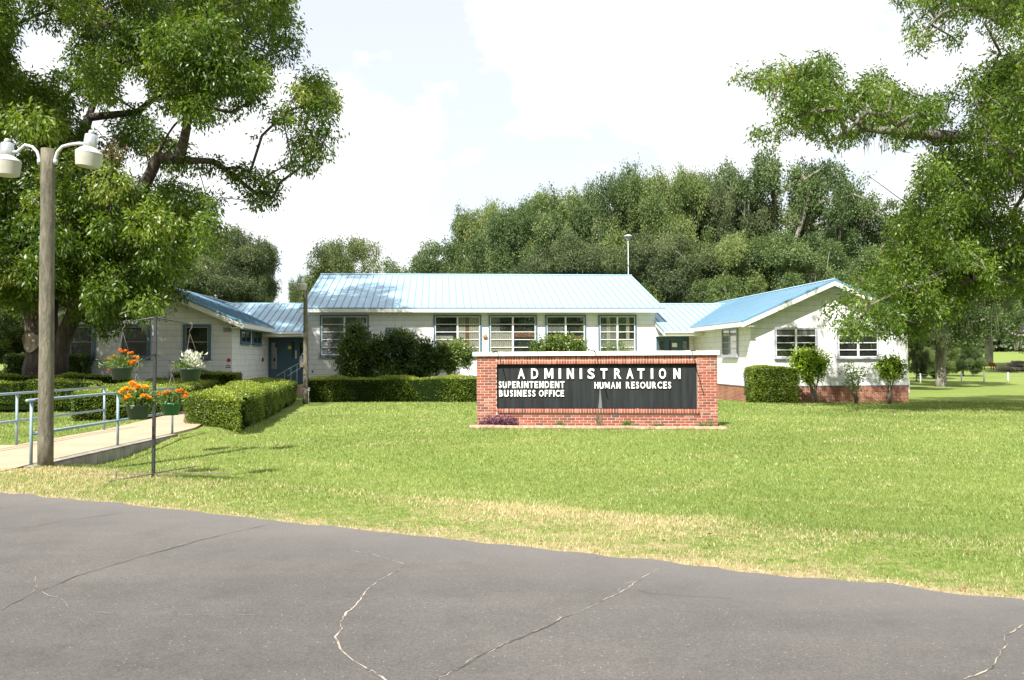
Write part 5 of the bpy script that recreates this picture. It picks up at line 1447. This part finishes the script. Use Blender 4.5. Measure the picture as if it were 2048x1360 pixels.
# second pole
Y2 = 33.2; pb = at(611, 812, Y2); g2 = float(G(pb[0], Y2)); top = at(611, 577, Y2)[2] - g2
P2_ = empty('lamp_pole', (pb[0], Y2, g2), 'slimmer wooden pole with a single yard lamp, in front of the long hedge', 'street lamp', 'wooden lamp poles')
mb = MB(); mb.tube([(.0, 0, top * k / 8 - (.1 if k == 0 else 0)) for k in range(9)], [.105 - .022 * k / 8 for k in range(9)], 12); mb.build('pole', 'pole_wood', P2_, True)
lamp_head(P2_, -.06, -.32, top + .20, -1, .86)
MB().tube([(0, -.1, top - .4), (0, -.14, top - .1), (-.03, -.24, top + .16), (-.06, -.28, top + .22)], .022, 8).build('arm', 'lamp_white', P2_, True)
b2 = MB(); b2.box(.10, .18, -.06, .02, .55, .68); b2.tube([(.13, -.02, 0), (.13, -.02, .56)], .014, 8); b2.build('switch_box', 'plate_grey', P2_)
# mast behind the building
Y3 = 62.0; pb = at(1258, 700, Y3); g3 = float(G(pb[0], Y3)); top = at(1256, 474, Y3)[2] - g3
P3_ = empty('lamp_mast', (pb[0], Y3, g3), 'thin white mast with a flat round lamp rising behind the main roof', 'street lamp')
MB().tube([(0, 0, 0), (0, 0, top)], [.05, .03], 10).build('mast', 'lamp_white', P3_, True)
d = MB(); d.lathe([(.06, -.1), (.10, 0), (.34, .03), (.36, .07), (.22, .13), (.08, .2)], 20); o_ = d.build('lamp_head', 'lamp_white', P3_, True); o_.location = (0, 0, top)

# ------------------------------------------------------------------ plant stand with hanging pots
YS = 11.4; sb = at(306.5, 951, YS); gz = float(G(sb[0], YS))
ST = empty('plant_stand', (sb[0], YS, gz), 'black metal plant stand with four hooked arms on the grass verge', 'plant stand')
def sloc(px, py, Y=YS):
    w = at(px, py, Y); return Vector((w[0] - sb[0], Y - YS, w[2] - gz))
ptop = sloc(311, 633); pmid = sloc(311, 706)
b0 = MB(); r_ = .019
a_, c_ = Vector((0, 0, -.02)), ptop
b0.hexa([a_ + Vector((-r_, -r_, 0)), a_ + Vector((r_, -r_, 0)), a_ + Vector((r_, r_, 0)), a_ + Vector((-r_, r_, 0)), c_ + Vector((-r_, -r_, 0)), c_ + Vector((r_, -r_, 0)), c_ + Vector((r_, r_, 0)), c_ + Vector((-r_, r_, 0))])
b0.build('post', 'stand_metal', ST)
arms = {'upper_left': (ptop, (247, 646), .55), 'upper_right': (ptop, (381, 649), .45), 'lower_left': (pmid, (274, 727), -.55), 'lower_right': (pmid, (345, 727), -.50)}
hooks = {}
for k, (p, (ex, ey), dy) in arms.items():
    e = sloc(ex, ey, YS + dy); hooks[k] = e
    MB().tube([p - Vector((0, 0, .01)), e, e + Vector((0, 0, .015))], .011, 8).build('arm', 'stand_metal', ST, True)
fb_ = MB()
for an in (.06, 1.2):
    u_ = Vector((math.cos(an), math.sin(an), 0)); v_ = Vector((-u_.y, u_.x, 0)) * .025
    L_ = 1.05 if an < 1 else .8
    aa = -u_ * L_ * .95; bb = u_ * L_
    z0, z1 = .028 + (.008 if an > 1 else 0), .036 + (.008 if an > 1 else 0)
    fb_.hexa([aa - v_ + Vector((0, 0, z0)), bb - v_ + Vector((0, 0, z0)), bb + v_ + Vector((0, 0, z0)), aa + v_ + Vector((0, 0, z0)), aa - v_ + Vector((0, 0, z1)), bb - v_ + Vector((0, 0, z1)), bb + v_ + Vector((0, 0, z1)), aa + v_ + Vector((0, 0, z1))])
fb_.tube([(-.30, -.45, 0), (-.30, -.45, .13)], .008, 6)
fb_.build('base_bars', 'rust_bar', ST)
def flower_mesh(C, rr, mat, parent, seed, name='flowers', squash=.55):
    rs = np.random.default_rng(seed); cs, ds = [], []
    for c, r2 in zip(C, rr):
        n = 90; d = unit(rs.normal(size=(n, 3)) + np.array([0, 0, .35])); d[:, 2] *= squash
        cs.append(np.array(c) + d * r2 * .35); ds.append(d)
    cs = np.concatenate(cs); ds = np.concatenate(ds); L_ = np.repeat(rr, 90) * rs.uniform(.5, .8, len(cs))
    link(name, leaf_mesh(name, cs, ds, L_, L_ * .8, rs.random(len(cs)), mat), parent)
def pot(key, cx, rimy, boty, rx, hook, mat, plant, label, seed, Y):
    c = at(cx, rimy, Y); bz_ = at(cx, boty, Y)[2]; H = c[2] - bz_; Rr = rx / F * Y
    T = empty('hanging_pot', (c[0], Y, bz_), label, 'plant pot', 'hanging pots on the plant stand')
    b = MB(); b.lathe([(Rr * .74, 0), (Rr * .76, .03), (Rr * .80, .032), (Rr * .96, H * .84), (Rr * 1.02, H * .85), (Rr * 1.03, H), (Rr * .97, H), (Rr * .93, H * .9)], 28); b.build('pot', mat, T, True)
    MB().lathe([(.01, H * .93), (Rr * .94, H * .93), (.005, H * .935)], 20).build('soil', 'soil', T)
    wh = Vector((sb[0], YS, gz)) + hook - Vector((c[0], Y, bz_))
    hk = MB(); kp = wh - Vector((0, 0, .02))
    hk.tube([wh + Vector((0, 0, .03)), wh + Vector((.025, 0, .01)), wh + Vector((.02, 0, -.05)), wh + Vector((-.015, 0, -.09)), wh + Vector((-.01, 0, -.13))], .005, 6)
    kn = wh + Vector((-.01, 0, -.13))
    for an in (.3, 2.4, 4.5): hk.tube([kn, Vector((Rr * math.cos(an), Rr * math.sin(an), H))], .0022, 5)
    hk.build('hanger', 'rust_bar', T, True)
    rs = np.random.default_rng(seed)
    def lv(n, sp, hh, m_, L_, W_, nm='foliage', off=(0, 0), mn=0.0):
        p = rs.normal(size=(n, 3)) * np.array([sp, sp, 1]) ; p[:, 2] = H * .95 + mn + np.minimum(np.abs(rs.normal(size=n)), 1.7) * hh * .36; p[:, 0] += off[0]; p[:, 1] += off[1]
        d = p - np.array([off[0], off[1], H - .12]); d = unit(d) + rs.normal(size=(n, 3)) * .5
        link(nm, leaf_mesh(nm, p, d, L_ * rs.uniform(.6, 1.2, n), W_, rs.random(n), m_), T)
    def fl(pxs, r2, m_, nm='flowers'):
        pts = [at(x, y, Y + rs.uniform(-.12, .1)) - np.array([c[0], Y, bz_]) for x, y in pxs]
        flower_mesh(pts, np.array([r2] * len(pts)), m_, T, seed + 1, nm)
        sm = MB()
        for p in pts: sm.tube([(p[0] * .4, p[1] * .4, H * .9), (p[0] * .85, p[1] * .85, (H + p[2]) / 2), (p[0], p[1], p[2])], .0035, 5)
        sm.build('stems', 'marigold_leaf', T)
    if plant == 'small':
        lv(900, Rr * .62, .24, 'marigold_leaf', .06, .016); 
        fl([(222, 716), (228, 712), (240, 699), (243, 703), (251, 701), (258, 706), (264, 705), (270, 713), (262, 714), (247, 717), (232, 717), (218, 718), (266, 722), (272, 721), (258, 724), (250, 728), (262, 727), (268, 727), (276, 715), (224, 730), (219, 739), (245, 724)], .026, 'orange_petal')
    elif plant == 'big':
        lv(800, Rr * .55, .26, 'marigold_leaf', .08, .03)
        fl([(265, 767), (275, 773), (290, 774), (262, 780), (250, 778), (246, 783), (257, 792), (252, 797), (260, 799), (275, 781), (290, 796), (296, 795), (244, 784), (287, 793)], .05, 'amber_petal')
    elif plant == 'orange':
        lv(800, Rr * .62, .2, 'marigold_leaf', .06, .018)
        fl([(318, 787), (328, 786), (336, 783), (336, 792), (347, 790), (356, 787), (368, 792), (355, 781), (363, 780), (372, 786), (338, 794), (350, 793), (323, 788), (370, 793)], .03, 'orange_petal')
    else:
        lv(500, Rr * .28, .32, 'silver_leaf', .06, .022, off=(Rr * .42, 0)); lv(260, Rr * .16, .30, 'silver_leaf', .07, .03, 'dusty_leaves', off=(-Rr * .35, .03), mn=.03)
        lv(300, Rr * .4, .14, 'marigold_leaf', .06, .02, 'green_leaves', off=(-Rr * .4, -.05))
        fl([(373, 724), (364, 731), (365, 733)], .035, 'yellow_petal')
pot('ul', 243, 734, 759, 21.5, hooks['upper_left'], 'pot_green', 'small', 'dark green pot of small orange marigolds on the upper left arm', 301, YS + .55)
pot('ur', 381, 736, 762, 21.5, hooks['upper_right'], 'pot_green', 'silver', 'dark green pot of silvery dusty miller on the upper right arm', 311, YS + .45)
pot('ll', 276.5, 809, 838, 23, hooks['lower_left'], 'pot_green', 'big', 'dark green pot of big amber marigolds on the lower left arm', 321, YS - .55)
pot('lr', 342.5, 805, 830, 18.5, hooks['lower_right'], 'pot_emerald', 'orange', 'bright green pot of orange marigolds on the lower right arm', 331, YS - .5)

# ------------------------------------------------------------------ pasture: fence, logs, horse
def fpost(px, k):
    p = at(px, 700, 92); g = float(G(p[0], 92))
    T = MB(); T.tube([(0, 0, -.1), (0, 0, 1.15)], [.09, .08], 8); return (p[0], 92, g), T
FN = empty('pasture_fence', (*at(1840, 700, 92)[:2], 0), 'low wire fence on pale posts across the pasture', 'fence')
f0 = at(1840, 700, 92); pz = []
for k, px in enumerate((1798, 1840, 1881, 1922, 1967, 2015, 2062, 2110, 2160)):
    p = at(px, 700, 92); g = float(G(p[0], 92)); pz.append((p[0] - f0[0], 0, g))
    mb = MB(); mb.tube([(p[0] - f0[0], 0, g - .1), (p[0] - f0[0], 0, g + 1.1)], [.085, .075], 8); mb.build('post', 'plate_white', FN, True)
for hh in (.5, .98):
    MB().tube([(a[0], -.09, a[2] + hh) for a in pz], .012, 5).build('wire', 'galvanised', FN)
rs_ = random.Random(5)
for k in range(9):
    Y = 128 + rs_.uniform(-2, 3); p = at(2022 + k * 11, 735, Y); g = float(G(p[0], Y))
    L_ = rs_.uniform(3, 5.5); an = rs_.uniform(-.25, .3); rr = rs_.uniform(.22, .42)
    mb = MB(); mb.tube([(-L_ / 2, 0, 0), (-L_ / 6, .1, .05), (L_ / 5, -.05, .0), (L_ / 2, .05, .08)], [rr, rr * .97, rr * .9, rr * .8], 10)
    o_ = mb.build('felled_log', 'log_wood', None, True); o_.location = (p[0], Y, g + rr * .9 + (k % 3) * .55); o_.rotation_euler = (0, rs_.uniform(-.06, .1), an)
    tag(o_, 'weathered grey log in the pile out in the pasture', 'log', 'logs piled in the pasture')
def horse():
    Y = 134; p = at(1975, 700, Y); g = float(G(p[0], Y))
    V = [(0, 0, 1.12), (.35, 0, 1.10), (.65, 0, 1.14), (-.4, 0, 1.14), (-.72, 0, 1.16),
         (.9, 0, 1.05), (1.12, 0, .78), (1.28, 0, .5), (1.36, 0, .38), (1.52, .0, .16),
         (.6, .17, .85), (.62, .17, .48), (.6, .17, .06), (.72, -.17, .85), (.82, -.17, .48), (.74, -.17, .06),
         (-.72, .17, .88), (-.86, .17, .5), (-.80, .17, .06), (-.62, -.17, .88), (-.66, -.17, .5), (-.60, -.17, .06),
         (-.95, 0, 1.1), (-1.06, 0, .6)]
    E = [(0, 1), (1, 2), (0, 3), (3, 4), (2, 5), (5, 6), (6, 7), (7, 8), (8, 9), (2, 10), (10, 11), (11, 12), (2, 13), (13, 14), (14, 15), (4, 16), (16, 17), (17, 18), (4, 19), (19, 20), (20, 21), (4, 22), (22, 23)]
    rad = [.33, .33, .28, .30, .27, .20, .13, .12, .13, .08, .13, .07, .06, .13, .07, .06, .17, .08, .06, .17, .08, .06, .07, .05]
    me = bpy.data.meshes.new('horse'); me.from_pydata(V, E, []); me.materials.append(MATS['horse_coat'])
    o = link('horse', me); md = o.modifiers.new('skin', 'SKIN'); 
    for i, q in enumerate(me.skin_vertices[0].data): q.radius = (rad[i], rad[i]); q.use_root = (i == 0)
    o.modifiers.new('sub', 'SUBSURF').render_levels = 2
    o.location = (p[0], Y, g); o.scale = (1.05,) * 3
    tag(o, 'chestnut horse grazing beside the log pile', 'horse')
horse()
# weeds below the fence, a few fallen leaves
rsx = np.random.default_rng(91)
n = 30; pts = []
for _ in range(n):
    px = rsx.uniform(455, 2040); py = rsx.uniform(965, 1180) if px < 1200 else rsx.uniform(1060, 1190)
    w = gp(px, py); pts.append((w[0], w[1], w[2] + (.03 if edge_d(w[0], w[1]) > 0 else .012)))
pts = np.array(pts); d = rsx.normal(size=(n, 3)); d[:, 2] *= .15
tag(link('fallen_leaves', leaf_mesh('fallen_leaves', pts, d, -.05 * rsx.uniform(.5, 1.2, n), .022, rsx.random(n), 'rust_leaf')), 'scattered brown fallen leaves on the verge and road edge', 'leaves', kind='stuff')
